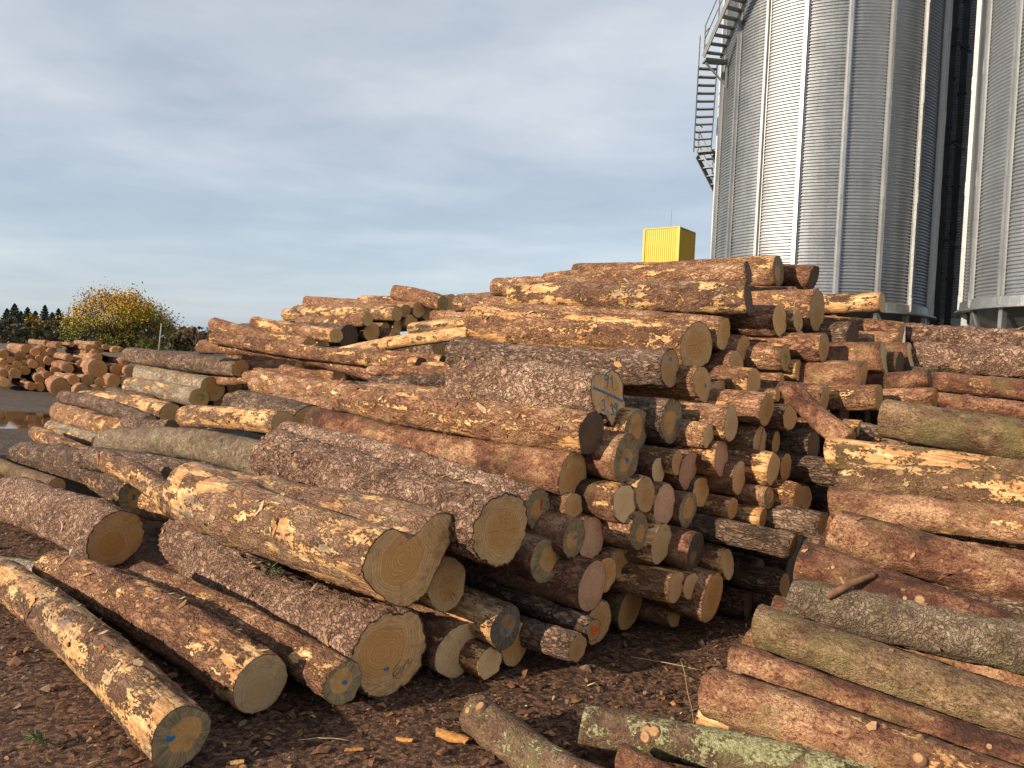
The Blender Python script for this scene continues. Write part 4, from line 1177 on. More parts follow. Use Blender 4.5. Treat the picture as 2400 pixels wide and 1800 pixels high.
    ('L64', (1.03, 4.669, 0.991), (-0.606, 6.08, 1.031), 0.0799, 0.0799, 'O', 'b', {'hid': 1}, 'log with plain ochre unmarked end in the shaded pile face', 'ochre unmarked ends in the pile face'),
    ('L65', (1.127, 4.776, 0.939), (-0.592, 6.219, 0.911), 0.1172, 0.1172, 'O', 'p', {'hid': 1}, 'log with pinkish unmarked end in the shaded pile face', 'pinkish ends in the pile face'),
    ('L66', (1.345, 4.845, 1.01), (-0.368, 6.272, 1.004), 0.1197, 0.1197, 'O', 'p', {'hid': 1}, 'log with pinkish unmarked end in the shaded pile face', 'pinkish ends in the pile face'),
    ('L67', (1.486, 4.909, 0.886), (-0.253, 6.382, 0.9), 0.1144, 0.1144, 'S', 'f', {'hid': 1}, 'log with pale fresh unmarked end in the shaded pile face', 'pale unmarked ends in the pile face'),
    ('L68', (1.711, 4.943, 0.947), (0.011, 6.38, 0.97), 0.1082, 0.1082, 'O', 'f', {'hid': 1}, 'log with pale fresh unmarked end in the shaded pile face', 'pale unmarked ends in the pile face'),
    ('L69', (1.854, 5.112, 0.938), (0.312, 6.451, 0.938), 0.092, 0.092, 'O', 'b', {'hid': 1}, 'log with plain ochre unmarked end in the shaded pile face', 'ochre unmarked ends in the pile face'),
    ('L70', (1.232, 4.861, 0.791), (-0.476, 6.306, 0.769), 0.0962, 0.0962, 'D', 'b', {'hid': 1}, 'log with plain ochre unmarked end in the shaded pile face', 'ochre unmarked ends in the pile face'),
    ('L71', (0.66, 4.276, 0.802), (-1.221, 5.89, 0.887), 0.1112, 0.1112, 'S', 'f', {'hid': 1}, 'pale end of a red-barked log touching the reddish yellow-scuffed log', 'logs of the main pile'),
    ('L72', (0.798, 4.406, 0.837), (-0.911, 5.878, 0.889), 0.1067, 0.1067, 'O', 'b', {'hid': 1}, 'log with plain ochre unmarked end in the shaded pile face', 'ochre unmarked ends in the pile face'),
    ('L73', (0.935, 4.527, 0.757), (-0.838, 6.03, 0.772), 0.1297, 0.1297, 'O', 'p', {'hid': 1}, 'log with pinkish unmarked end in the shaded pile face', 'pinkish ends in the pile face'),
    ('L74', (1.109, 4.671, 0.707), (-0.701, 6.205, 0.712), 0.1132, 0.1132, 'S', 'r', {'hid': 1}, 'log with grey-ringed orange-hearted unmarked end in the shaded pile face', 'grey-ringed unmarked ends in the pile face'),
    ('L75', (1.435, 4.846, 0.695), (-0.255, 6.322, 0.734), 0.0703, 0.0703, 'O', 'b', {'hid': 1}, 'log with plain ochre unmarked end in the shaded pile face', 'ochre unmarked ends in the pile face'),
    ('L76', (1.682, 4.898, 0.765), (-0.006, 6.347, 0.796), 0.071, 0.071, 'S', 'r', {'bd': '-.1,-.05', 'hid': 1}, 'thin dark log with tiny blue dot above the protruding dark-barked log', 'logs of the main pile'),
    ('L77', (1.881, 4.939, 0.766), (0.192, 6.384, 0.82), 0.0943, 0.0943, 'O', 'b', {'hid': 1}, 'log with plain ochre unmarked end in the shaded pile face', 'ochre unmarked ends in the pile face'),
    ('L78', (1.985, 5.069, 0.742), (0.443, 6.369, 0.741), 0.0851, 0.0851, 'O', 'b', {'hid': 1}, 'log with plain ochre unmarked end in the shaded pile face', 'ochre unmarked ends in the pile face'),
    ('L79', (1.63, 4.844, 0.644), (-0.04, 6.282, 0.674), 0.0643, 0.0643, 'O', 'b', {'hid': 1}, 'log with plain ochre unmarked end in the shaded pile face', 'ochre unmarked ends in the pile face'),
    ('L80', (1.794, 5.01, 0.571), (0.249, 6.306, 0.571), 0.0514, 0.0514, 'O', 'b', {'hid': 1}, 'log with plain ochre unmarked end in the shaded pile face', 'ochre unmarked ends in the pile face'),
    ('L81', (0.759, 4.319, 0.64), (-0.993, 5.803, 0.711), 0.1048, 0.1048, 'O', 'r', {'hid': 1}, 'log with grey-ringed orange-hearted unmarked end in the shaded pile face', 'grey-ringed unmarked ends in the pile face'),
    ('L82', (0.904, 4.402, 0.556), (-0.905, 5.901, 0.581), 0.1186, 0.1186, 'O', 'f', {'hid': 1}, 'log with pale fresh unmarked end in the shaded pile face', 'pale unmarked ends in the pile face'),
    ('L83', (1.121, 4.489, 0.492), (-0.694, 6.004, 0.537), 0.1289, 0.1289, 'S', 'g', {'hid': 1}, 'log with dark grey streaked end and orange heart', 'logs of the main pile'),
    ('L84', (1.659, 4.386, 0.582), (-0.066, 5.868, 0.638), 0.0684, 0.0684, 'D', 'o', {'hid': 1}, 'dark-barked log with dark end protruding from the pile face towards the bark-side pile', 'logs of the main pile'),
    ('L85', (1.363, 4.639, 0.393), (-0.312, 6.076, 0.41), 0.0963, 0.0963, 'O', 'f', {'hid': 1}, 'pale end under the protruding dark-barked log', 'logs of the main pile'),
    ('L86', (0.661, 4.397, 0.429), (-1.104, 5.864, 0.437), 0.0897, 0.0897, 'O', 'b', {'hid': 1}, 'log with plain ochre unmarked end in the shaded pile face', 'ochre unmarked ends in the pile face'),
    ('L87', (0.485, 4.278, 0.599), (-1.275, 5.785, 0.608), 0.1274, 0.1274, 'S', 'p', {'hid': 1}, 'pinkish end partly covered by a bright blue-dotted grey ring', 'logs of the main pile'),
    ('L88', (0.372, 4.118, 0.632), (-1.388, 5.594, 0.748), 0.1036, 0.1036, 'S', 'r', {'bd': '.1,.05', 'hid': 1}, 'red-barked log with grey-ringed end and blue dot overlapping a pinkish end', 'logs of the main pile'),
    ('L89', (0.219, 4.063, 0.515), (-1.617, 5.604, 0.635), 0.1204, 0.1204, 'S', 'r', {'hid': 1}, 'red-barked log with unmarked grey-ringed end beside the thick plain-ended log', 'logs of the main pile'),
    ('L90', (0.379, 4.273, 0.775), (-1.306, 5.687, 0.775), 0.0779, 0.0779, 'O', 'b', {'hid': 1}, 'small ochre end under the reddish yellow-scuffed log', 'logs of the main pile'),
    ('L91', (0.478, 4.083, 0.385), (-1.383, 5.624, 0.458), 0.132, 0.132, 'O', 'p', {'hid': 1}, 'log with large pinkish end low in the pile above the thin sloping dark log', 'logs of the main pile'),
    ('L92', (0.57, 4.275, 0.393), (-1.252, 5.786, 0.385), 0.1062, 0.1062, 'O', 'b', {'hid': 1}, 'log with plain ochre unmarked end in the shaded pile face', 'ochre unmarked ends in the pile face'),
    ('L93', (0.974, 4.283, 0.343), (-0.828, 5.833, 0.358), 0.0973, 0.0973, 'O', 'f', {'hid': 1}, 'larger of two pale twin ends low in the pile face', 'logs of the main pile'),
    ('L94', (1.078, 4.369, 0.325), (-0.592, 5.802, 0.322), 0.0791, 0.0791, 'O', 'f', {'hid': 1}, 'smaller of two pale twin ends low in the pile face', 'logs of the main pile'),
    ('L95', (0.764, 4.524, 0.134), (-0.768, 5.81, 0.134), 0.1343, 0.1343, 'S', 'b', {'hid': 1}, 'red-barked log with plain oval end on the ground at the foot of the pile face', 'logs of the main pile'),
    ('L96', (1.048, 4.613, 0.08), (-0.32, 5.762, 0.08), 0.0861, 0.0861, 'O', 'b', {'hid': 1}, 'small orange log on the ground under the pale twin ends', 'logs of the main pile'),
    ('L97', (1.227, 4.453, 0.238), (-0.525, 6.0, 0.299), 0.1479, 0.1479, 'O', 'b', {'hid': 1}, 'log with tall ochre oval end on the ground near the gap between piles', 'logs of the main pile'),
    ('L98', (0.48, 3.941, 0.199), (-1.201, 5.348, 0.305), 0.0545, 0.0545, 'D', 'b', {'or': '1', 'hid': 1}, 'thin dark log with orange-painted tip sloping to the ground', 'logs of the main pile'),
    ('L99', (0.535, 4.181, 0.157), (-1.266, 5.718, 0.177), 0.1207, 0.1207, 'O', 'b', {'hid': 1}, 'log with plain end behind the orange-painted tip', 'logs of the main pile'),
    ('L100', (0.38, 3.756, 0.172), (-0.919, 5.24, 0.064), 0.0688, 0.0688, 'D', 'b', {'hid': 1}, 'small dark-barked log on the ground below the orange-painted tip', 'logs of the main pile'),
    ('L101', (0.024, 3.77, 0.252), (-1.47, 5.353, 0.334), 0.1127, 0.1127, 'Y', 'g', {'bd': '.0,-.15', 'hid': 1}, 'peeled log with grey blue-dotted end lying on ground-level logs', 'logs of the main pile'),
    ('L102', (0.072, 3.919, 0.12), (-1.366, 5.308, 0.12), 0.1197, 0.1197, 'O', 'b', {'hid': 1}, 'log with broad plain end on the ground under the grey blue-dotted end', 'logs of the main pile'),
    ('L103', (-0.052, 3.742, 0.081), (-1.466, 5.156, 0.081), 0.0808, 0.0808, 'O', 'f', {'hid': 1}, 'thin pale-ended log on the ground beside the broad slanting pale cut', 'logs of the main pile'),
    ('L104', (-0.216, 3.765, 0.123), (-1.143, 4.66, 0.123), 0.1319, 0.1319, 'S', 'f', {'hid': 1}, 'red-barked log with broad slanting pale cut beside the scribbled end', 'logs of the main pile'),
    ('L105', (1.771, 4.912, 0.077), (-0.143, 6.518, 0.16), 0.0768, 0.0768, 'D', 'b', {'hid': 1}, 'dark-barked log on the ground reaching towards the gap between the piles', 'logs of the main pile'),
    ('L106', (1.794, 4.853, 0.219), (-0.118, 6.458, 0.344), 0.0793, 0.0793, 'D', 'b', {'hid': 1}, 'log with plain ochre unmarked end in the shaded pile face', 'ochre unmarked ends in the pile face'),
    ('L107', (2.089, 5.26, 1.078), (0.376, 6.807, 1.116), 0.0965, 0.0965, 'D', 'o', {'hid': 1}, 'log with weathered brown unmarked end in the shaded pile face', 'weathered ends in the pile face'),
    ('L108', (2.449, 5.364, 1.195), (0.922, 6.64, 1.178), 0.0614, 0.0614, 'O', 'b', {'hid': 1}, 'log with plain ochre unmarked end in the shaded pile face', 'ochre unmarked ends in the pile face'),
    ('L109', (2.194, 5.037, 0.912), (0.279, 6.707, 0.992), 0.0889, 0.0889, 'D', 'b', {'hid': 1}, 'log with plain ochre unmarked end in the shaded pile face', 'ochre unmarked ends in the pile face'),
    ('L110', (1.972, 4.735, 0.637), (0.075, 6.364, 0.671), 0.0771, 0.0771, 'D', 'b', {'hid': 1}, 'log with plain ochre unmarked end in the shaded pile face', 'ochre unmarked ends in the pile face'),
    ('M1', (-3.36, 6.94, 0.168), (-5.754, 9.061, 0.168), 0.1685, 0.1685, 'D', 'r', {'bd': '-.2,.05'}, 'dark-barked log with grey-ringed blue-dotted end lying beyond the split plate-barked log', 'logs scattered before the main pile'),
    ('M2', (-2.741, 5.373, 0.192), (-4.392, 6.673, 0.173), 0.1917, 0.1725, 'P', 'b', {}, 'plate-barked log with broad plain end lying on the ground beyond the orange log', 'logs scattered before the main pile'),
    ('M3', (-5.223, 9.528, 0.112), (-7.19, 11.644, 0.112), 0.1116, 0.1116, 'O', 'b', {}, 'thin orange log on the ground beyond the dark blue-dotted log', 'logs scattered before the main pile'),
    ('M4', (-5.933, 11.057, 0.103), (-7.612, 12.697, 0.103), 0.1026, 0.1026, 'W', 'b', {}, 'thin pale grey log on the ground beyond the thin orange log', 'logs scattered before the main pile'),
    ('M5', (-5.536, 11.722, 0.188), (-8.54, 14.527, 0.188), 0.1891, 0.1891, 'O', 'b', {}, 'reddish orange log on the ground beside the thin pale grey log', 'logs scattered before the main pile'),
    ('M6', (-1.911, 6.17, 0.657), (-4.306, 8.179, 0.496), 0.147, 0.1323, 'L2', 'b', {}, 'grey-green scaly log lying crosswise between the plate-barked logs', 'logs scattered before the main pile'),
    ('M7', (-2.297, 5.327, 0.435), (-3.199, 6.084, 0.625), 0.0862, 0.0862, 'Y', 'b', {}, 'peeled log with dark stains sloping down beside the heart-shaped log', 'logs scattered before the main pile'),
    ('M8', (-2.178, 5.864, 0.509), (-4.169, 7.535, 0.418), 0.1067, 0.1067, 'D', 'b', {'hid': 1}, 'dark-barked log half hidden under the grey-green scaly log', 'logs scattered before the main pile'),
    ('M9', (-1.887, 6.381, 0.961), (-3.14, 7.433, 0.879), 0.1106, 0.1106, 'Y', 'f', {}, 'flaky peeled log with pale fresh round end above the grey-green scaly log', 'logs scattered before the main pile'),
    ('M10', (-4.937, 11.141, 0.543), (-7.344, 13.161, 0.537), 0.1639, 0.1639, 'Y', 'b', {'gr': '.5,-.2'}, 'peeled yellow log with green paint on its shaded end', 'logs scattered before the main pile'),
    ('M11', (-4.639, 11.423, 0.77), (-6.4, 12.901, 0.827), 0.1449, 0.1449, 'W', 'b', {'gr': '.2,.1'}, 'pale grey log with a green paint curl on its end', 'logs scattered before the main pile'),
    ('M12', (-4.562, 11.718, 0.899), (-6.349, 13.218, 1.017), 0.1863, 0.1863, 'W', 'b', {}, 'thick pale grey log with plain end above the green-marked logs', 'logs scattered before the main pile'),
    ('M13', (-4.532, 12.544, 0.915), (-6.823, 14.467, 0.915), 0.1413, 0.1413, 'O', 'b', {'hid': 1}, 'small plain-ended log in the small stack in front of the trees', 'plain logs of the small stack'),
    ('M14', (-3.942, 11.155, 1.255), (-6.739, 13.502, 1.333), 0.1345, 0.1345, 'D', 'b', {}, 'dark-barked log topping the small stack in front of the trees', 'logs scattered before the main pile'),
    ('M15', (-4.37, 12.837, 1.014), (-6.677, 14.773, 1.014), 0.1472, 0.1472, 'O', 'b', {'hid': 1}, 'small plain-ended log in the small stack in front of the trees', 'plain logs of the small stack'),
    ('M16', (-4.234, 12.57, 0.8), (-6.53, 14.497, 0.799), 0.1138, 0.1138, 'O', 'b', {'hid': 1}, 'small plain-ended log in the small stack in front of the trees', 'plain logs of the small stack'),
    ('M17', (-4.612, 12.245, 0.634), (-6.998, 14.258, 0.578), 0.1479, 0.1479, 'O', 'b', {'hid': 1}, 'small plain-ended log in the small stack in front of the trees', 'plain logs of the small stack'),
    ('M19', (-1.785, 7.984, 1.0), (-3.436, 9.368, 0.903), 0.0997, 0.0997, 'O', 'b', {}, 'thin reddish log lying behind the flaky peeled log with fresh end', 'logs scattered before the main pile'),
    ('M20', (-1.83, 6.979, 0.882), (-2.748, 7.749, 0.942), 0.1899, 0.1899, 'D', 'b', {'hid': 1}, 'dark log with large shaded end wedged behind the flaky peeled log', 'logs scattered before the main pile'),
    ('M21', (-1.746, 8.387, 1.087), (-3.152, 9.566, 1.138), 0.162, 0.162, 'O', 'b', {}, 'thick ragged orange log lying behind the thin reddish log', 'logs scattered before the main pile'),
    ('M22', (-5.65, 12.037, 0.65), (-6.776, 12.982, 0.677), 0.1066, 0.1066, 'D', 'b', {}, 'short dark mossy log beside the pale grey logs', 'logs scattered before the main pile'),
    ('M23', (-5.16, 10.965, 0.424), (-7.605, 13.016, 0.574), 0.1105, 0.1105, 'D', 'b', {}, 'dark-barked log squeezed between reddish and peeled yellow logs on the ground', 'logs scattered before the main pile'),
    ('M24', (-4.453, 7.552, 0.123), (-7.211, 9.865, 0.185), 0.0794, 0.0794, 'G', 'b', {}, 'greenish thin log behind the plate-barked log on the ground', 'logs scattered before the main pile'),
    ('M25', (-2.791, 4.855, 0.069), (-4.969, 6.289, 0.069), 0.0739, 0.0739, 'W', 'b', {}, 'pale grey log on the ground behind the orange log with pale end', 'logs scattered before the main pile'),
    ('M27', (-3.958, 8.97, 0.604), (-4.876, 9.74, 0.544), 0.0759, 0.0759, 'D', 'o', {'hid': 1}, 'short dark stub beside the flaky peeled log', 'logs scattered before the main pile'),
    ('N1', (-0.957, 8.019, 1.472), (-4.175, 10.719, 1.679), 0.0773, 0.0889, 'O', 'o', {}, 'long orange log with dark end sloping down from the second pile', 'logs of the second pile'),
    ('N2', (-1.417, 8.589, 1.316), (-4.543, 11.212, 1.54), 0.0967, 0.1015, 'O', 'b', {}, 'long orange log under the sloping dark-ended one of the second pile', 'logs of the second pile'),
    ('N3', (-0.452, 8.013, 1.824), (-2.086, 9.384, 1.55), 0.0739, 0.0813, 'Y', 'b', {}, 'peeled log slanting upward between the second pile and the main pile', 'logs of the second pile'),
    ('N4', (-2.544, 11.01, 1.784), (-4.152, 12.359, 1.956), 0.1083, 0.1083, 'O', 'b', {}, 'orange log with round end beside the big dark end of the second pile', 'logs of the second pile'),
    ('N5', (-2.817, 10.601, 1.623), (-4.757, 12.229, 1.887), 0.1213, 0.1213, 'O', 'b', {}, 'orange log lowest along the open end of the second pile', 'logs of the second pile'),
    ('N6', (-2.814, 11.363, 1.606), (-5.141, 13.32, 1.611), 0.1186, 0.1186, 'O', 'b', {'hid': 1}, 'orange log with plain end in the body of the second pile', 'plain orange logs of the second pile'),
    ('N7', (-2.502, 11.64, 1.775), (-4.766, 13.54, 1.775), 0.1915, 0.1915, 'D', 'o', {'hid': 1}, 'big dark shaded log end in the second pile', 'logs of the second pile'),
    ('N8', (-2.242, 11.753, 2.072), (-3.577, 12.873, 2.029), 0.1131, 0.1131, 'O', 'b', {}, 'orange log with plain end in the body of the second pile', 'plain orange logs of the second pile'),
    ('N9', (-2.215, 11.966, 1.872), (-4.512, 13.893, 1.869), 0.144, 0.144, 'O', 'b', {'hid': 1}, 'orange log with plain end in the body of the second pile', 'plain orange logs of the second pile'),
    ('N10', (-1.828, 11.951, 2.171), (-4.118, 13.867, 2.17), 0.1102, 0.1102, 'Y', 'b', {'hid': 1}, 'peeled yellow log in the body of the second pile', 'peeled logs of the second pile'),
    ('N11', (-1.76, 12.351, 2.252), (-4.068, 14.291, 2.269), 0.104, 0.104, 'O', 'b', {'hid': 1}, 'orange log with plain end in the body of the second pile', 'plain orange logs of the second pile'),
    ('N12', (-1.564, 12.503, 2.282), (-3.909, 14.481, 2.437), 0.1253, 0.1253, 'O', 'b', {'hid': 1}, 'orange log with plain end in the body of the second pile', 'plain orange logs of the second pile'),
    ('N13', (-1.446, 12.696, 2.236), (-3.775, 14.65, 2.236), 0.1221, 0.1221, 'O', 'b', {'hid': 1}, 'orange log with plain end in the body of the second pile', 'plain orange logs of the second pile'),
    ('N14', (-1.667, 12.446, 2.075), (-3.953, 14.418, 2.12), 0.1348, 0.1348, 'O', 'b', {'hid': 1}, 'orange log with plain end in the body of the second pile', 'plain orange logs of the second pile'),
    ('N15', (-2.044, 12.297, 1.954), (-4.311, 14.184, 1.961), 0.0987, 0.0987, 'O', 'b', {'hid': 1}, 'orange log with plain end in the body of the second pile', 'plain orange logs of the second pile'),
    ('N16', (-1.872, 12.372, 2.001), (-4.137, 14.281, 1.976), 0.0992, 0.0992, 'O', 'b', {'hid': 1}, 'orange log with plain end in the body of the second pile', 'plain orange logs of the second pile'),
    ('N17', (-1.838, 11.945, 1.847), (-4.071, 13.811, 1.812), 0.0959, 0.0959, 'O', 'b', {'bd': '.0,.2', 'hid': 1}, 'small log end daubed blue in the second pile', 'logs of the second pile'),
    ('N18', (-1.167, 12.359, 2.395), (-2.043, 13.094, 2.595), 0.1263, 0.1263, 'O', 'b', {}, 'orange log crowning the second pile', 'logs of the second pile'),
    ('N19', (-1.054, 12.791, 2.424), (-3.582, 14.94, 2.417), 0.1537, 0.1537, 'O', 'b', {'hid': 1}, 'orange log with plain end in the body of the second pile', 'plain orange logs of the second pile'),
    ('N20', (-1.913, 12.249, 2.245), (-3.155, 13.292, 2.3), 0.0982, 0.0982, 'O', 'b', {}, 'orange log with plain end in the body of the second pile', 'plain orange logs of the second pile'),
    ('N21', (-1.643, 12.992, 2.43), (-2.802, 13.964, 2.484), 0.0937, 0.0937, 'O', 'b', {}, 'orange log with plain end in the body of the second pile', 'plain orange logs of the second pile'),
    ('N22', (0.203, 8.611, 2.215), (-0.697, 9.366, 2.211), 0.1069, 0.1069, 'Y', 'b', {}, 'peeled yellow log joining the crown of the main pile to the second pile', 'logs of the second pile'),
    ('N23', (-0.319, 9.02, 1.996), (-1.312, 9.853, 1.892), 0.0868, 0.0868, 'Y', 'b', {}, 'peeled log lying above the upward-slanting peeled log', 'logs of the second pile'),
    ('N24', (-0.147, 9.423, 2.069), (-1.079, 10.205, 2.078), 0.0793, 0.0793, 'O', 'b', {}, 'orange log with plain end in the body of the second pile', 'plain orange logs of the second pile'),
    ('N26', (-0.721, 7.975, 1.515), (-1.994, 9.087, 1.549), 0.0641, 0.0641, 'O', 'o', {'hid': 1}, 'orange log with plain end in the body of the second pile', 'plain orange logs of the second pile'),
    ('N27', (-0.22, 6.762, 1.436), (-1.443, 7.789, 1.391), 0.0462, 0.0462, 'O', 'b', {}, 'orange log with plain end in the body of the second pile', 'plain orange logs of the second pile'),
    ('N28', (-0.196, 6.14, 1.359), (-1.272, 7.043, 1.292), 0.0642, 0.0642, 'D', 'b', {}, 'thin dark split log lying on the log marked 91', 'logs of the second pile'),
    ('N29', (0.324, 7.588, 2.285), (-0.203, 8.03, 2.301), 0.0683, 0.0683, 'O', 'b', {}, 'orange log with plain end in the body of the second pile', 'plain orange logs of the second pile'),
    ('N31', (0.307, 6.431, 1.486), (-0.836, 7.39, 1.454), 0.0581, 0.0581, 'O', 'b', {}, 'orange log with plain end in the body of the second pile', 'plain orange logs of the second pile'),
    ('R1', (3.327, 1.096, 0.25), (0.869, 3.086, 0.269), 0.0992, 0.0992, 'S', 'b', {'bk': '1'}, 'red-brown log with knots lowest in the bark-side pile', 'logs of the bark-side pile'),
    ('R2', (3.64, 1.156, 0.278), (1.009, 3.287, 0.336), 0.0703, 0.0703, 'S', 'b', {'bk': '1'}, 'thin red-brown log resting behind the lowest knotty log of the bark-side pile', 'logs of the bark-side pile'),
    ('R3', (3.832, 1.204, 0.265), (1.149, 3.377, 0.446), 0.1009, 0.1009, 'G', 'b', {'bk': '1'}, 'greenish spruce log low in the bark-side pile', 'logs of the bark-side pile'),
    ('R4', (4.329, 1.316, 0.286), (1.391, 3.695, 0.483), 0.1021, 0.1021, 'L2', 'b', {'bk': '1'}, 'scaly grey log under the broken branch in the bark-side pile', 'logs of the bark-side pile'),
    ('R5', (4.451, 1.453, 0.35), (1.496, 3.847, 0.635), 0.1045, 0.1045, 'S', 'b', {'bk': '1'}, 'red-brown log supporting the broken branch in the bark-side pile', 'logs of the bark-side pile'),
    ('R6', (4.647, 1.552, 0.579), (1.698, 3.94, 0.775), 0.1085, 0.1085, 'S', 'b', {'bk': '1'}, 'thick red-brown log on top of the one carrying the broken branch', 'logs of the bark-side pile'),
    ('R7', (4.54, 1.98, 0.944), (1.79, 4.206, 0.859), 0.0871, 0.0871, 'S', 'b', {'bk': '1'}, 'red-brown log in the middle of the bark-side pile between green-tinged logs', 'logs of the bark-side pile'),
    ('R8', (4.822, 1.984, 0.951), (1.908, 4.343, 0.984), 0.1015, 0.1015, 'Y2', 'b', {'bk': '1'}, 'green-tinged log in the middle of the bark-side pile', 'logs of the bark-side pile'),
    ('R9', (4.878, 2.127, 1.064), (1.901, 4.538, 1.113), 0.0964, 0.0964, 'Y2', 'b', {'bk': '1'}, 'tan log with peeled yellow patches in the bark-side pile', 'logs of the bark-side pile'),
    ('R10', (5.154, 2.21, 1.026), (2.231, 4.577, 1.325), 0.1126, 0.1126, 'G2', 'b', {'bk': '1'}, 'mossy green-brown log topping the bark-side pile', 'logs of the bark-side pile'),
    ('R11', (5.752, 3.18, 1.414), (2.987, 5.419, 1.553), 0.0696, 0.0696, 'S', 'b', {'bk': '1'}, 'thin red-brown log behind the mossy log of the bark-side pile', 'logs of the bark-side pile'),
    ('R12', (6.222, 3.681, 1.52), (3.181, 6.145, 1.732), 0.1137, 0.1137, 'P', 'b', {'bk': '1'}, 'plate-barked log behind the bark-side pile', 'logs of the bark-side pile'),
    ('R13', (6.293, 4.074, 1.75), (3.305, 6.493, 1.902), 0.1121, 0.1121, 'P', 'b', {'bk': '1'}, 'plate-barked log just below the silo legs', 'logs of the bark-side pile'),
    ('R14', (0.562, 2.532, 0.079), (-0.098, 3.215, 0.079), 0.0789, 0.0789, 'L', 'b', {'bk': '1'}, 'short lichen-covered log on the mulch beside the torn orange bark slab', 'logs of the bark-side pile'),
    ('R15', (2.63, 1.977, 0.117), (0.347, 3.082, 0.117), 0.0771, 0.0771, 'L', 'b', {'bk': '1'}, 'lichen-covered log with pale knots on the mulch next to the bark-side pile', 'logs of the bark-side pile'),
    ('R16', (1.869, 1.655, 0.083), (0.464, 2.792, 0.129), 0.0527, 0.0527, 'S', 'f', {'bk': '1'}, 'small red-brown log end beside the lichen-covered log with knots', 'logs of the bark-side pile'),
    ('R17', (2.871, 1.574, 0.042), (0.857, 3.205, 0.099), 0.0455, 0.0455, 'Y2', 'b', {'bk': '1'}, 'thin stringy tan log between the lichen-covered log and the bark-side pile', 'logs of the bark-side pile'),
    ('R18', (5.571, 3.108, 1.436), (2.928, 5.247, 1.422), 0.058, 0.058, 'S', 'b', {'bk': '1'}, 'thin red-brown log directly behind the mossy log of the bark-side pile', 'logs of the bark-side pile'),
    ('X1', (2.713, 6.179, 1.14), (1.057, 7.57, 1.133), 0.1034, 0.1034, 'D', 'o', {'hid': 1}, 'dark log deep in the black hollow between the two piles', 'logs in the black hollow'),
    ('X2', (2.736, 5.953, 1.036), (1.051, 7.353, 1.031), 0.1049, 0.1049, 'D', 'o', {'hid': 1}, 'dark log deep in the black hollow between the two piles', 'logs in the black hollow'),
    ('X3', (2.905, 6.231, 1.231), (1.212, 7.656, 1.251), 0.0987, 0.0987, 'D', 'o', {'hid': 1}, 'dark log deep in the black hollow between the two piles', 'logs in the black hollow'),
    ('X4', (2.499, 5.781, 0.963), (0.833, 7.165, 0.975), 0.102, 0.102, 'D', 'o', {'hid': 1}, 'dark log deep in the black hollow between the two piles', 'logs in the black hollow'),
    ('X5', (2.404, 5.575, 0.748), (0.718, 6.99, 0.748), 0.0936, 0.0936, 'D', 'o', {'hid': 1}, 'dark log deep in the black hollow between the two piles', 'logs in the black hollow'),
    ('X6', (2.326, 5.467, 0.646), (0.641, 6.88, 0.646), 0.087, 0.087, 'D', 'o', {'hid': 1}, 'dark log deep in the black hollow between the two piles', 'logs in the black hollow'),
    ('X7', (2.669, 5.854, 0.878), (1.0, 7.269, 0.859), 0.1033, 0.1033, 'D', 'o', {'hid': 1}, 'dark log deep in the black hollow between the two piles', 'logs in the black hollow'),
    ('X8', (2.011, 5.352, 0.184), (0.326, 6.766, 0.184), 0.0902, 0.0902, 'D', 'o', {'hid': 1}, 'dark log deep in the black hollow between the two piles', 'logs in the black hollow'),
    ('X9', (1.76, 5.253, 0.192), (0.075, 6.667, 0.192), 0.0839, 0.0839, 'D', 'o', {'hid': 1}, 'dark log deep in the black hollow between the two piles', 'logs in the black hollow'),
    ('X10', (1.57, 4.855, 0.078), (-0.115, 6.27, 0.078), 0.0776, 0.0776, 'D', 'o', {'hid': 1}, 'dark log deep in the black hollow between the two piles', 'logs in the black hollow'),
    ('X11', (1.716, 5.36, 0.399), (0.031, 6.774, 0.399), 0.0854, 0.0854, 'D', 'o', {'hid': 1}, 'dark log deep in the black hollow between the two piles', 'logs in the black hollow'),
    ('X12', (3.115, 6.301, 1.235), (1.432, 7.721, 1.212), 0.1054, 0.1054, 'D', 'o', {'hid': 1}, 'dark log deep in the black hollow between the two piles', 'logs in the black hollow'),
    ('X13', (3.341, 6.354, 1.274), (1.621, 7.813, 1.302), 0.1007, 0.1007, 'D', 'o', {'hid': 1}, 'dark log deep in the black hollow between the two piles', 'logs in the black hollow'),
    ('XR1', (3.496, 1.59, 0.071), (1.138, 3.499, 0.319), 0.0766, 0.0766, 'S', 'b', {'bk': '1'}, 'log wedged in the dark gaps behind the bark-side pile', 'logs behind the bark-side pile'),
    ('XR2', (4.065, 1.833, 0.139), (1.427, 3.969, 0.316), 0.094, 0.094, 'S', 'b', {'bk': '1'}, 'log wedged in the dark gaps behind the bark-side pile', 'logs behind the bark-side pile'),
    ('XR3', (4.24, 1.976, 0.262), (1.602, 4.112, 0.444), 0.0993, 0.0993, 'D', 'b', {'bk': '1'}, 'log wedged in the dark gaps behind the bark-side pile', 'logs behind the bark-side pile'),
    ('XR4', (4.542, 1.965, 0.37), (1.753, 4.224, 0.625), 0.1018, 0.1018, 'S', 'b', {'bk': '1'}, 'log wedged in the dark gaps behind the bark-side pile', 'logs behind the bark-side pile'),
    ('XR5', (4.588, 2.507, 0.929), (1.99, 4.61, 0.855), 0.0913, 0.0913, 'D', 'b', {'bk': '1'}, 'log wedged in the dark gaps behind the bark-side pile', 'logs behind the bark-side pile'),
    ('XR6', (4.807, 2.72, 1.001), (2.121, 4.895, 0.983), 0.0965, 0.0965, 'D', 'b', {'bk': '1'}, 'log wedged in the dark gaps behind the bark-side pile', 'logs behind the bark-side pile'),
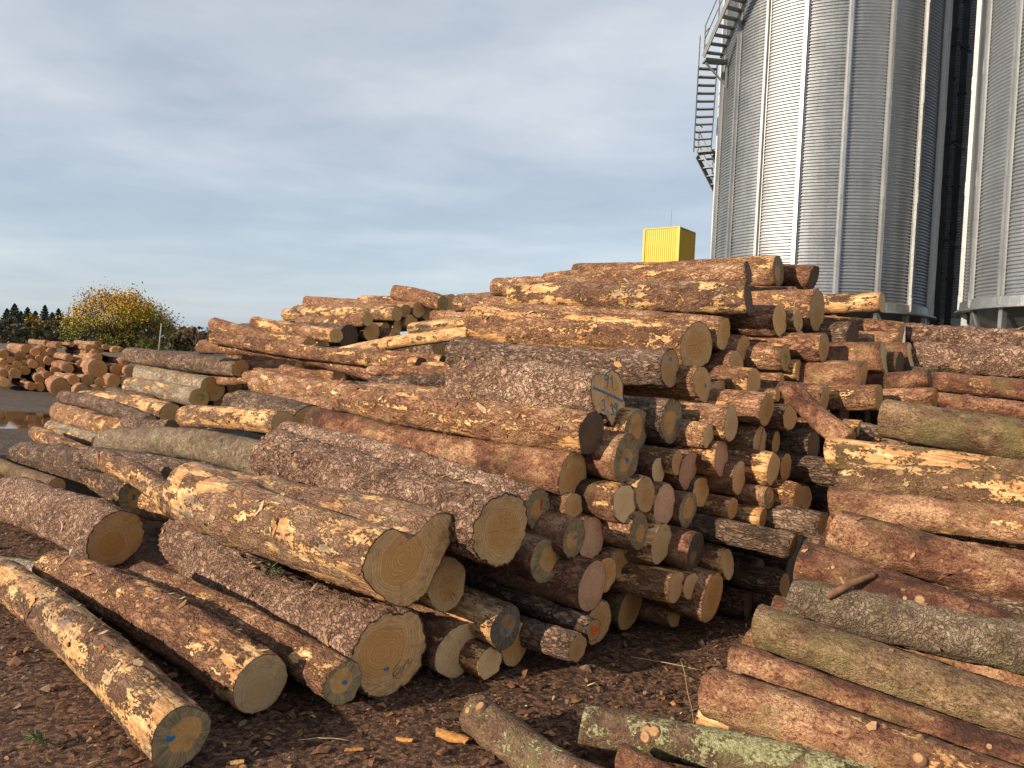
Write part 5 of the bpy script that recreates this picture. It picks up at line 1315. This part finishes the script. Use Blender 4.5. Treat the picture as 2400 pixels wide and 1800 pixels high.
    ('XR7', (5.088, 2.722, 1.041), (2.283, 4.993, 1.17), 0.0984, 0.0984, 'D', 'b', {'bk': '1'}, 'log wedged in the dark gaps behind the bark-side pile', 'logs behind the bark-side pile'),
    ('XR8', (5.533, 3.463, 1.268), (2.859, 5.628, 1.317), 0.1018, 0.1018, 'D', 'b', {'bk': '1'}, 'log wedged in the dark gaps behind the bark-side pile', 'logs behind the bark-side pile'),
    ('XR9', (5.965, 3.743, 1.345), (3.299, 5.902, 1.473), 0.0894, 0.0894, 'D', 'b', {'bk': '1'}, 'log wedged in the dark gaps behind the bark-side pile', 'logs behind the bark-side pile'),
    ('XR10', (6.015, 4.097, 1.506), (3.368, 6.24, 1.625), 0.0936, 0.0936, 'D', 'b', {'bk': '1'}, 'log wedged in the dark gaps behind the bark-side pile', 'logs behind the bark-side pile'),
    ('XN1', (-2.4, 10.264, 1.395), (-4.334, 11.887, 1.391), 0.1237, 0.1237, 'O', 'b', {}, 'log half buried under the long orange logs of the second pile', 'logs under the second pile'),
    ('XN2', (-2.884, 10.535, 1.287), (-5.044, 12.475, 1.203), 0.1271, 0.1271, 'O', 'b', {'hid': 1}, 'log half buried under the long orange logs of the second pile', 'logs under the second pile'),
    ('XN3', (-1.901, 10.345, 1.458), (-3.119, 11.367, 1.49), 0.1247, 0.1247, 'D', 'b', {}, 'log half buried under the long orange logs of the second pile', 'logs under the second pile'),
    ('XN4', (-1.384, 9.679, 1.329), (-2.474, 10.593, 1.304), 0.1167, 0.1167, 'O', 'b', {}, 'log half buried under the long orange logs of the second pile', 'logs under the second pile'),
    ('XN5', (-0.94, 10.007, 1.622), (-1.756, 10.692, 1.613), 0.1206, 0.1206, 'D', 'b', {}, 'log half buried under the long orange logs of the second pile', 'logs under the second pile'),
    ('XN6', (-3.478, 11.438, 1.337), (-5.652, 13.344, 1.266), 0.1264, 0.1264, 'O', 'b', {'hid': 1}, 'log half buried under the long orange logs of the second pile', 'logs under the second pile'),
    ('XN7', (-2.287, 11.776, 1.575), (-4.307, 13.473, 1.569), 0.1419, 0.1419, 'D', 'o', {'hid': 1}, 'log half buried under the long orange logs of the second pile', 'logs under the second pile'),
    ('XN8', (-2.107, 9.358, 1.238), (-3.012, 10.118, 1.258), 0.1035, 0.1035, 'O', 'b', {}, 'log half buried under the long orange logs of the second pile', 'logs under the second pile'),
    ('XN9', (-2.887, 10.255, 1.209), (-5.717, 13.176, 0.842), 0.1031, 0.1031, 'O', 'b', {'hid': 1}, 'log half buried under the long orange logs of the second pile', 'logs under the second pile'),
    ('XR11', (4.704, 2.037, 0.557), (1.865, 4.336, 0.759), 0.1049, 0.1049, 'S', 'b', {'bk': '1'}, 'log wedged in the dark gaps behind the bark-side pile', 'logs behind the bark-side pile'),
    ('XR12', (4.445, 2.319, 0.3), (1.772, 4.483, 0.534), 0.1002, 0.1002, 'D', 'b', {'bk': '1'}, 'log wedged in the dark gaps behind the bark-side pile', 'logs behind the bark-side pile'),
    ('F0', (-15.269, 23.043, 0.986), (-16.835, 25.364, 0.986), 0.1285, 0.1285, 'O', 'e', {'far': 1, 'hid': 1}, 'orange-ended log in the low stack across the muddy yard', 'logs of the low stack across the yard'),
    ('F1', (-14.926, 23.565, 1.18), (-16.763, 25.678, 1.18), 0.142, 0.142, 'O', 'e', {'far': 1, 'hid': 1}, 'orange-ended log in the low stack across the muddy yard', 'logs of the low stack across the yard'),
    ('F2', (-15.007, 23.411, 0.928), (-16.844, 25.524, 0.928), 0.1694, 0.1694, 'O', 'e', {'far': 1, 'hid': 1}, 'orange-ended log in the low stack across the muddy yard', 'logs of the low stack across the yard'),
    ('F3', (-14.454, 23.266, 1.086), (-16.139, 25.502, 1.086), 0.1262, 0.1262, 'O', 'e', {'far': 1, 'hid': 1}, 'orange-ended log in the low stack across the muddy yard', 'logs of the low stack across the yard'),
    ('F4', (-14.493, 23.641, 1.171), (-16.058, 25.962, 1.171), 0.1069, 0.1069, 'O', 'e', {'far': 1, 'hid': 1}, 'orange-ended log in the low stack across the muddy yard', 'logs of the low stack across the yard'),
    ('F5', (-13.888, 23.169, 1.124), (-15.494, 25.463, 1.124), 0.1257, 0.1257, 'O', 'e', {'far': 1, 'hid': 1}, 'orange-ended log in the low stack across the muddy yard', 'logs of the low stack across the yard'),
    ('F6', (-14.176, 23.274, 1.028), (-15.822, 25.539, 1.028), 0.0982, 0.0982, 'O', 'e', {'far': 1, 'hid': 1}, 'orange-ended log in the low stack across the muddy yard', 'logs of the low stack across the yard'),
    ('F7', (-14.675, 23.355, 0.907), (-16.36, 25.591, 0.907), 0.1056, 0.1056, 'O', 'e', {'far': 1, 'hid': 1}, 'orange-ended log in the low stack across the muddy yard', 'logs of the low stack across the yard'),
    ('F8', (-14.143, 22.951, 0.904), (-15.709, 25.272, 0.904), 0.1038, 0.1038, 'O', 'e', {'far': 1, 'hid': 1}, 'orange-ended log in the low stack across the muddy yard', 'logs of the low stack across the yard'),
    ('F9', (-13.76, 23.225, 0.941), (-15.366, 25.519, 0.941), 0.126, 0.126, 'O', 'e', {'far': 1, 'hid': 1}, 'orange-ended log in the low stack across the muddy yard', 'logs of the low stack across the yard'),
    ('F10', (-13.718, 22.725, 0.858), (-15.364, 24.99, 0.858), 0.1302, 0.1302, 'O', 'e', {'far': 1, 'hid': 1}, 'orange-ended log in the low stack across the muddy yard', 'logs of the low stack across the yard'),
    ('F11', (-15.031, 23.013, 0.83), (-16.716, 25.249, 0.83), 0.1041, 0.1041, 'O', 'e', {'far': 1, 'hid': 1}, 'orange-ended log in the low stack across the muddy yard', 'logs of the low stack across the yard'),
    ('F12', (-15.295, 23.09, 0.717), (-16.861, 25.411, 0.717), 0.1254, 0.1254, 'O', 'e', {'far': 1, 'hid': 1}, 'orange-ended log in the low stack across the muddy yard', 'logs of the low stack across the yard'),
    ('F13', (-14.598, 22.658, 0.707), (-16.204, 24.951, 0.707), 0.1162, 0.1162, 'O', 'e', {'far': 1, 'hid': 1}, 'orange-ended log in the low stack across the muddy yard', 'logs of the low stack across the yard'),
    ('F14', (-14.576, 22.982, 0.757), (-16.221, 25.247, 0.757), 0.104, 0.104, 'O', 'e', {'far': 1, 'hid': 1}, 'orange-ended log in the low stack across the muddy yard', 'logs of the low stack across the yard'),
    ('F15', (-14.08, 22.566, 0.748), (-15.765, 24.803, 0.748), 0.1225, 0.1225, 'O', 'e', {'far': 1, 'hid': 1}, 'orange-ended log in the low stack across the muddy yard', 'logs of the low stack across the yard'),
    ('F16', (-13.978, 22.762, 0.723), (-15.544, 25.083, 0.723), 0.103, 0.103, 'O', 'e', {'far': 1, 'hid': 1}, 'orange-ended log in the low stack across the muddy yard', 'logs of the low stack across the yard'),
    ('F17', (-14.973, 22.612, 0.446), (-16.579, 24.906, 0.446), 0.1296, 0.1296, 'O', 'e', {'far': 1, 'hid': 1}, 'orange-ended log in the low stack across the muddy yard', 'logs of the low stack across the yard'),
    ('F18', (-14.399, 22.253, 0.479), (-16.045, 24.518, 0.479), 0.1477, 0.1477, 'O', 'e', {'far': 1, 'hid': 1}, 'orange-ended log in the low stack across the muddy yard', 'logs of the low stack across the yard'),
    ('F19', (-14.36, 22.628, 0.554), (-16.045, 24.864, 0.554), 0.1365, 0.1365, 'O', 'e', {'far': 1, 'hid': 1}, 'orange-ended log in the low stack across the muddy yard', 'logs of the low stack across the yard'),
    ('F20', (-14.654, 22.397, 0.623), (-16.22, 24.718, 0.623), 0.1013, 0.1013, 'O', 'e', {'far': 1, 'hid': 1}, 'orange-ended log in the low stack across the muddy yard', 'logs of the low stack across the yard'),
    ('F21', (-13.83, 22.526, 0.589), (-15.436, 24.819, 0.589), 0.1019, 0.1019, 'O', 'e', {'far': 1, 'hid': 1}, 'orange-ended log in the low stack across the muddy yard', 'logs of the low stack across the yard'),
    ('F22', (-13.737, 23.075, 0.775), (-15.382, 25.341, 0.775), 0.1044, 0.1044, 'O', 'e', {'far': 1, 'hid': 1}, 'orange-ended log in the low stack across the muddy yard', 'logs of the low stack across the yard'),
    ('F23', (-13.3, 22.35, 0.582), (-14.985, 24.586, 0.582), 0.118, 0.118, 'O', 'e', {'far': 1, 'hid': 1}, 'orange-ended log in the low stack across the muddy yard', 'logs of the low stack across the yard'),
    ('F24', (-13.673, 22.224, 0.35), (-15.51, 24.338, 0.35), 0.1341, 0.1341, 'O', 'e', {'far': 1, 'hid': 1}, 'orange-ended log in the low stack across the muddy yard', 'logs of the low stack across the yard'),
    ('F25', (-13.336, 22.045, 0.476), (-15.172, 24.158, 0.476), 0.1064, 0.1064, 'O', 'e', {'far': 1, 'hid': 1}, 'orange-ended log in the low stack across the muddy yard', 'logs of the low stack across the yard'),
    ('F26', (-13.6, 21.739, 0.154), (-15.437, 23.853, 0.154), 0.1181, 0.1181, 'O', 'e', {'far': 1, 'hid': 1}, 'orange-ended log in the low stack across the muddy yard', 'logs of the low stack across the yard'),
    ('F27', (-13.5, 21.951, 0.133), (-15.185, 24.188, 0.133), 0.1259, 0.1259, 'O', 'e', {'far': 1, 'hid': 1}, 'orange-ended log in the low stack across the muddy yard', 'logs of the low stack across the yard'),
    ('F28', (-14.423, 21.815, 0.23), (-15.989, 24.136, 0.23), 0.1317, 0.1317, 'O', 'e', {'far': 1, 'hid': 1}, 'orange-ended log in the low stack across the muddy yard', 'logs of the low stack across the yard'),
    ('F29', (-12.073, 20.538, 0.236), (-13.673, 22.824, 0.236), 0.2542, 0.2542, 'O', 'e', {'far': 1, 'hid': 1}, 'thickest log at the foot of the low stack across the yard', 'logs of the low stack across the yard'),
    ('F30', (-11.756, 20.601, 0.444), (-13.593, 22.714, 0.444), 0.1399, 0.1399, 'O', 'e', {'far': 1, 'hid': 1}, 'orange-ended log in the low stack across the muddy yard', 'logs of the low stack across the yard'),
    ('F31', (-11.516, 20.841, 0.447), (-13.353, 22.954, 0.447), 0.1635, 0.1635, 'O', 'e', {'far': 1, 'hid': 1}, 'orange-ended log in the low stack across the muddy yard', 'logs of the low stack across the yard'),
    ('F32', (-11.219, 20.935, 0.375), (-12.785, 23.257, 0.375), 0.158, 0.158, 'O', 'e', {'far': 1, 'hid': 1}, 'orange-ended log in the low stack across the muddy yard', 'logs of the low stack across the yard'),
    ('F33', (-10.723, 20.677, 0.462), (-12.329, 22.971, 0.462), 0.1716, 0.1716, 'O', 'e', {'far': 1, 'hid': 1}, 'orange-ended log in the low stack across the muddy yard', 'logs of the low stack across the yard'),
    ('F34', (-10.47, 20.89, 0.45), (-12.116, 23.155, 0.45), 0.1734, 0.1734, 'O', 'e', {'far': 1, 'hid': 1}, 'orange-ended log in the low stack across the muddy yard', 'logs of the low stack across the yard'),
    ('F35', (-11.241, 20.08, 0.2), (-12.926, 22.316, 0.2), 0.1819, 0.1819, 'O', 'e', {'far': 1, 'hid': 1}, 'orange-ended log in the low stack across the muddy yard', 'logs of the low stack across the yard'),
    ('F36', (-10.945, 20.253, 0.169), (-12.511, 22.574, 0.169), 0.159, 0.159, 'O', 'e', {'far': 1, 'hid': 1}, 'orange-ended log in the low stack across the muddy yard', 'logs of the low stack across the yard'),
    ('F37', (-10.842, 20.532, 0.182), (-12.448, 22.826, 0.182), 0.124, 0.124, 'O', 'e', {'far': 1, 'hid': 1}, 'orange-ended log in the low stack across the muddy yard', 'logs of the low stack across the yard'),
    ('F38', (-11.486, 21.266, 0.747), (-13.323, 23.379, 0.747), 0.263, 0.263, 'O', 'e', {'far': 1, 'hid': 1}, 'thickest log midway up the low stack across the yard', 'logs of the low stack across the yard'),
    ('F39', (-11.027, 21.467, 0.741), (-12.864, 23.58, 0.741), 0.1781, 0.1781, 'O', 'e', {'far': 1, 'hid': 1}, 'orange-ended log in the low stack across the muddy yard', 'logs of the low stack across the yard'),
    ('F40', (-10.441, 21.007, 0.717), (-12.007, 23.328, 0.717), 0.1584, 0.1584, 'O', 'e', {'far': 1, 'hid': 1}, 'orange-ended log in the low stack across the muddy yard', 'logs of the low stack across the yard'),
    ('F41', (-12.395, 21.423, 0.727), (-14.232, 23.537, 0.727), 0.1357, 0.1357, 'O', 'e', {'far': 1, 'hid': 1}, 'orange-ended log in the low stack across the muddy yard', 'logs of the low stack across the yard'),
    ('F42', (-12.249, 21.849, 0.835), (-14.086, 23.962, 0.835), 0.1252, 0.1252, 'O', 'e', {'far': 1, 'hid': 1}, 'orange-ended log in the low stack across the muddy yard', 'logs of the low stack across the yard'),
    ('F43', (-11.782, 21.771, 1.021), (-13.619, 23.884, 1.021), 0.1378, 0.1378, 'O', 'e', {'far': 1, 'hid': 1}, 'orange-ended log in the low stack across the muddy yard', 'logs of the low stack across the yard'),
    ('F44', (-11.01, 21.872, 0.972), (-12.847, 23.985, 0.972), 0.1253, 0.1253, 'O', 'e', {'far': 1, 'hid': 1}, 'orange-ended log in the low stack across the muddy yard', 'logs of the low stack across the yard'),
    ('F45', (-12.231, 22.184, 1.318), (-14.068, 24.297, 1.318), 0.0936, 0.0936, 'O', 'e', {'far': 1, 'hid': 1}, 'orange-ended log in the low stack across the muddy yard', 'logs of the low stack across the yard'),
    ('F46', (-12.21, 22.453, 1.339), (-13.856, 24.718, 1.339), 0.0846, 0.0846, 'O', 'e', {'far': 1, 'hid': 1}, 'orange-ended log in the low stack across the muddy yard', 'logs of the low stack across the yard'),
    ('F47', (-12.333, 22.834, 1.424), (-14.17, 24.947, 1.424), 0.1032, 0.1032, 'O', 'e', {'far': 1, 'hid': 1}, 'orange-ended log in the low stack across the muddy yard', 'logs of the low stack across the yard'),
    ('F48', (-11.832, 22.333, 1.354), (-13.398, 24.654, 1.354), 0.0875, 0.0875, 'O', 'e', {'far': 1, 'hid': 1}, 'orange-ended log in the low stack across the muddy yard', 'logs of the low stack across the yard'),
    ('F49', (-12.042, 22.416, 1.251), (-13.648, 24.709, 1.251), 0.0878, 0.0878, 'O', 'e', {'far': 1, 'hid': 1}, 'orange-ended log in the low stack across the muddy yard', 'logs of the low stack across the yard'),
    ('F50', (-11.955, 21.96, 1.195), (-13.601, 24.225, 1.195), 0.0794, 0.0794, 'O', 'e', {'far': 1, 'hid': 1}, 'orange-ended log in the low stack across the muddy yard', 'logs of the low stack across the yard'),
    ('F51', (-12.655, 21.918, 0.999), (-14.492, 24.031, 0.999), 0.0991, 0.0991, 'O', 'e', {'far': 1, 'hid': 1}, 'orange-ended log in the low stack across the muddy yard', 'logs of the low stack across the yard'),
    ('F52', (-12.369, 22.411, 1.162), (-14.206, 24.524, 1.162), 0.0844, 0.0844, 'O', 'e', {'far': 1, 'hid': 1}, 'orange-ended log in the low stack across the muddy yard', 'logs of the low stack across the yard'),
    ('F53', (-14.389, 23.728, 1.384), (-16.226, 25.841, 1.384), 0.0894, 0.0894, 'O', 'e', {'far': 1, 'hid': 1}, 'orange-ended log in the low stack across the muddy yard', 'logs of the low stack across the yard'),
    ('F54', (-13.396, 22.655, 1.34), (-15.233, 24.769, 1.34), 0.0956, 0.0956, 'O', 'e', {'far': 1, 'hid': 1}, 'orange-ended log in the low stack across the muddy yard', 'logs of the low stack across the yard'),
    ('F55', (-11.419, 22.073, 1.285), (-13.105, 24.309, 1.285), 0.0931, 0.0931, 'O', 'e', {'far': 1, 'hid': 1}, 'orange-ended log in the low stack across the muddy yard', 'logs of the low stack across the yard'),
    ('F56', (-11.376, 22.313, 1.289), (-12.941, 24.635, 1.289), 0.074, 0.074, 'O', 'e', {'far': 1, 'hid': 1}, 'orange-ended log in the low stack across the muddy yard', 'logs of the low stack across the yard'),
    ('F57', (-13.107, 22.804, 1.372), (-14.944, 24.917, 1.372), 0.0687, 0.0687, 'O', 'e', {'far': 1, 'hid': 1}, 'orange-ended log in the low stack across the muddy yard', 'logs of the low stack across the yard'),
]
for row in LOGS:
    lid, P1, P2, R1, R2, bk, fc, opt, lab, grp = row
    make_log(lid, P1, P2, R1, R2, bk, fc, opt, lab, grp)

# ------------------------------------------------------------------ litter on the ground
rg = np.random.default_rng(5)


def chips(n, x0, x1, y0, y1, smin, smax, pal, name, bias=None):
    x = rg.uniform(x0, x1, n); y = rg.uniform(y0, y1, n)
    dens = fbm(np.stack([x, y, x * 0], -1) * 1.3 + 3, 2)
    keep = dens + rg.uniform(-.5, .9, n) > 0.0
    x, y = x[keep], y[keep]; n = len(x)
    z = ground_z(x, y) + rg.uniform(.001, .014, n)
    a = rg.uniform(0, 2 * math.pi, n); ln = smin * (smax / smin) ** (rg.uniform(0, 1, n) ** 2.8); wd = ln * rg.uniform(.2, .6, n)
    t1 = np.stack([np.cos(a), np.sin(a), rg.normal(0, .22, n)], -1); t2 = np.stack([-np.sin(a), np.cos(a), rg.normal(0, .35, n)], -1)
    c = np.stack([x, y, z], -1); upv = np.array([0, 0, 1.]); cu = (ln * rg.uniform(.02, .25, n))[:, None] * upv
    L_, W_ = ln[:, None] / 2, wd[:, None] / 2
    j = rg.uniform(.6, 1.2, (6, n, 1))
    v = np.stack([c - t1 * L_ * j[0] - t2 * W_ * .5, c - t2 * W_ * j[1] + cu, c + t1 * L_ * j[2] - t2 * W_ * .3, c + t1 * L_ * j[3] * .9 + t2 * W_ * .5, c + t2 * W_ * j[4] + cu, c - t1 * L_ * j[5] * .8 + t2 * W_ * .6], 1)
    k = np.arange(n)[:, None] * 6
    f = np.concatenate([k + np.array([[0, 1, 4, 5]]), k + np.array([[1, 2, 3, 4]])])
    pal = np.array(pal); col = pal[rg.integers(0, len(pal), n)] * rg.uniform(.55, 1.25, (n, 1))
    return v.reshape(-1, 3), f, np.repeat(col, 6, 0)


PALC = [(0.070, 0.035, 0.023), (0.120, 0.057, 0.034), (0.165, 0.077, 0.044), (0.08, 0.047, 0.033), (0.20, 0.100, 0.052), (0.27, 0.145, 0.070), (0.19, 0.130, 0.095)]
PALL = [(0.34, 0.165, 0.055), (0.42, 0.27, 0.13), (0.24, 0.11, 0.045), (0.20, 0.09, 0.05), (0.46, 0.34, 0.20)]
sets = [chips(14000, -4.0, 2.6, 2.0, 5.2, .003, .012, PALL + [(0.5, .36, .2)], ''), chips(46000, -4.5, 3.0, 1.9, 6.5, .008, .075, PALC, ''), chips(4200, -4.5, 3.0, 1.9, 6.5, .012, .085, PALL, ''), chips(9000, -12, -3, 5.5, 13, .015, .09, PALC + [(0.14, 0.10, 0.07)], ''), chips(500, -12, -3, 5.5, 18, .03, .14, PALL, '')]
vs, fs, cs, b0 = [], [], [], 0
for v, f, c in sets:
    vs.append(v); fs.append(f + b0); cs.append(c); b0 += len(v)
tag(mesh_obj('bark_litter', np.concatenate(vs), np.concatenate(fs), CHIP, None, False, {'tint': np.concatenate(cs)}), 'loose bark chips and wood scraps strewn over the ground', 'bark litter', kind='stuff')


def slab(loc, ln, wd, th_, rz, rx, col, label, seed, name='bark_piece'):
    """A torn slab of thick bark: curved, ragged ends, some layers."""
    g = np.random.default_rng(seed)
    nx, ny = 14, 7
    u = np.linspace(-.5, .5, nx); w_ = np.linspace(-.5, .5, ny)
    U, W = np.meshgrid(u, w_, indexing='ij')
    ragged = 1 + 0.22 * perlin(np.stack([W * 9 + seed, np.sign(U) * 5, U * 0], -1))
    Xc = U * ln * ragged; Yc = W * wd * (1 - 0.5 * np.abs(U) ** 2 * 2) * (1 + .2 * perlin(np.stack([U * 6, W * 0 + seed, U * 0], -1)))
    top = 0.18 * wd * (1 - 4 * W ** 2) + 0.10 * wd * fbm(np.stack([U * 5, W * 9, U * 0 + seed], -1), 3)
    vt = np.stack([Xc, Yc, top + th_], -1).reshape(-1, 3); vb = np.stack([Xc * .97, Yc * .95, top - .3 * th_ * np.cos(U * 9)], -1).reshape(-1, 3)
    fc_ = []
    for i in range(nx - 1):
        for j in range(ny - 1):
            a = i * ny + j; q = (a, a + ny, a + ny + 1, a + 1); fc_.append(q); fc_.append(tuple(nx * ny + z for z in q[::-1]))
    rim = [i * ny for i in range(nx)] + [(nx - 1) * ny + j for j in range(1, ny)] + [i * ny + ny - 1 for i in range(nx - 2, -1, -1)] + [j for j in range(ny - 2, 0, -1)]
    for a, b_ in zip(rim, rim[1:] + rim[:1]):
        fc_.append((b_, a, nx * ny + a, nx * ny + b_))
    V = np.concatenate([vt, vb])
    tn = np.array(col)[None] * (0.75 + 0.5 * g.uniform(0, 1, (len(V), 1)))
    o = mesh_obj(name, V, fc_, CHIP, None, False, {'tint': tn})
    o.matrix_world = Matrix.Translation(loc) @ Matrix.Rotation(rz, 4, 'Z') @ Matrix.Rotation(rx, 4, 'X')
    tag(o, label, 'bark')
    return o


slab(Vector((-0.180, 3.126, 0.010)), .145, .055, .010, R(-25), .1, (0.42, 0.20, 0.06), 'thick torn orange bark slab lying beside the lichen-covered log', 3)
slab(Vector((-0.378, 3.102, 0.004)), .07, .025, .005, R(-8), .0, (0.50, 0.26, 0.07), 'small flat orange bark scrap on dark mulch near the torn slab', 4)
slab(Vector((-0.565, 3.008, 0.004)), .07, .02, .004, R(12), .0, (0.40, 0.19, 0.06), 'narrow orange bark strip on the mulch below the cut log ends', 5)
slab(Vector((-0.987, 2.877, 0.004)), .05, .025, .004, R(20), .1, (0.52, 0.30, 0.10), 'pale yellow wood scrap beside the log with grey-ringed blue-dotted end', 6)
slab(Vector((1.135, 4.029, 0.004)), .09, .02, .004, R(20), .0, (0.20, 0.10, 0.05), 'brown bark strip on the ground between the two piles', 7)
slab(Vector((-0.217, 3.014, 0.004)), .05, .03, .006, R(70), .0, (0.22, 0.10, 0.05), 'dull brown bark lump below the torn orange slab', 8)


def stick(a, b_, r_, col, label, sag=0.0, name='stick'):
    a, b_ = Vector(a), Vector(b_); g = random.Random(int(a.x * 1000))
    pts = [a.lerp(b_, i / 6) + Vector((g.uniform(-1, 1), g.uniform(-1, 1), 0)) * r_ * 1.5 + Vector((0, 0, sag * math.sin(math.pi * i / 6))) for i in range(7)]
    mb = MB().tube(pts, [r_ * (1 - .6 * i / 6) for i in range(7)], 6)
    o = mb.build(name, CHIP, None, True, {'tint': np.array([col] * len(mb.v))})
    return tag(o, label, 'stick')


stick(Vector((0.709, 4.093, 0.006)), Vector((1.062, 3.936, 0.012)), .003, (0.45, 0.33, 0.18), 'thin pale stick lying on the ground between the two piles', .004)
stick(Vector((0.975, 4.098, 0.004)), Vector((0.859, 3.310, 0.020)), .003, (0.40, 0.28, 0.16), 'thin bent twig at the foot of the red-brown bark pile', .03)
stick(Vector((-0.802, 3.062, 0.006)), Vector((-0.585, 3.070, 0.006)), .0025, (0.46, 0.36, 0.24), 'thin bleached stick on mulch in front of cut ends', .012)
stick(Vector((-1.522, 2.826, 0.004)), Vector((-1.429, 2.896, 0.004)), .003, (0.36, 0.22, 0.12), 'short brown twig beside the peeled log on the mulch', .005)

NEEDLE = plain_mat('pine_needles', (0.060, 0.105, 0.030), 0.6, 0, 0.35, 40)


def sprig(loc, size, n, label, seed, tilt=0.9):
    g = np.random.default_rng(seed)
    e = empty('pine_sprig', Matrix.Translation(loc), label, 'sprig', 'green pine sprigs')
    ax = Vector((g.normal(0, 1), g.normal(0, 1), .35)).normalized()
    mb = MB().tube([Vector((0, 0, 0)), ax * size * .5, ax * size], [.0025, .002, .001], 5)
    mb.build('twig', KNOT, e, True)
    vs, fs = [], []
    for i in range(n):
        p = ax * size * g.uniform(.25, 1.0); dr = (ax * g.uniform(.2, .9) + Vector(g.normal(0, .55, 3)) + Vector((0, 0, -.1))).normalized()
        ln = size * g.uniform(.35, .7); sd = dr.orthogonal().normalized() * .0014
        tip = p + dr * ln + Vector((0, 0, -.12 * ln)); k = len(vs)
        vs += [p - sd, p + sd, (p + tip) / 2 + sd * .8 + Vector((0, 0, .06 * ln)), tip, (p + tip) / 2 - sd * .8 + Vector((0, 0, .06 * ln))]
        fs += [(k, k + 1, k + 2, k + 4), (k + 4, k + 2, k + 3)]
    tag(mesh_obj('needles', vs, fs, NEEDLE, e, False), kind='stuff')
    return e


def on_log(lid, frac, ang):
    """Point on the surface of a log: frac from near end, ang from its top."""
    for row in LOGS:
        if row[0] == lid:
            a, b_ = Vector(row[1]), Vector(row[2]); r_ = row[3] + (row[4] - row[3]) * frac
            X_ = (a - b_).normalized(); Y_ = Vector((0, 0, 1)).cross(X_).normalized(); Z_ = X_.cross(Y_)
            return a.lerp(b_, frac) + (Z_ * math.cos(ang) + Y_ * math.sin(ang)) * (r_ * 1.03)


sprig(on_log('L4', .40, R(-50)), .10, 60, 'loose green pine sprig halfway along the scribbled thick log', 1)
sprig(on_log('L4', .36, R(-35)), .08, 50, 'small drooping pine sprig beside the loose one on the scribbled thick log', 2)
sprig(on_log('L4', .42, R(-10)), .07, 50, 'tuft of pine needles wedged between the scribbled and heart-shaped logs', 3)
sprig(Vector((-1.721, 2.940, 0.010)), .09, 60, 'green pine sprig lying on the bark mulch beside a peeled log', 4)

# broken branch resting across the two spruce logs
for row in LOGS:
    if row[0] == 'R5': R5 = row
    if row[0] == 'R4': R4 = row


def along(row, frac, ang, extra):
    a, b_ = Vector(row[1]), Vector(row[2]); r_ = row[3] + (row[4] - row[3]) * frac
    X_ = (a - b_).normalized(); Y_ = Vector((0, 0, 1)).cross(X_).normalized(); Z_ = X_.cross(Y_)
    return a.lerp(b_, frac) + (Z_ * math.cos(ang) - Y_ * -math.sin(ang)) * (r_ + extra)


p0 = along(R4, 0.945, R(-35), .012); p1 = along(R5, 0.905, R(-65), .012)
dv = (p1 - p0); mbb = MB().tube([p0 - dv * .12, p0, p0.lerp(p1, .5) + Vector((0, 0, .008)), p1, p1 + dv * .05], [.012, .017, .016, .014, .008], 10)
o = mbb.build('branch', KNOT, None, True); tag(o, 'broken red-brown branch lying across two logs of the bark-side pile', 'branch')
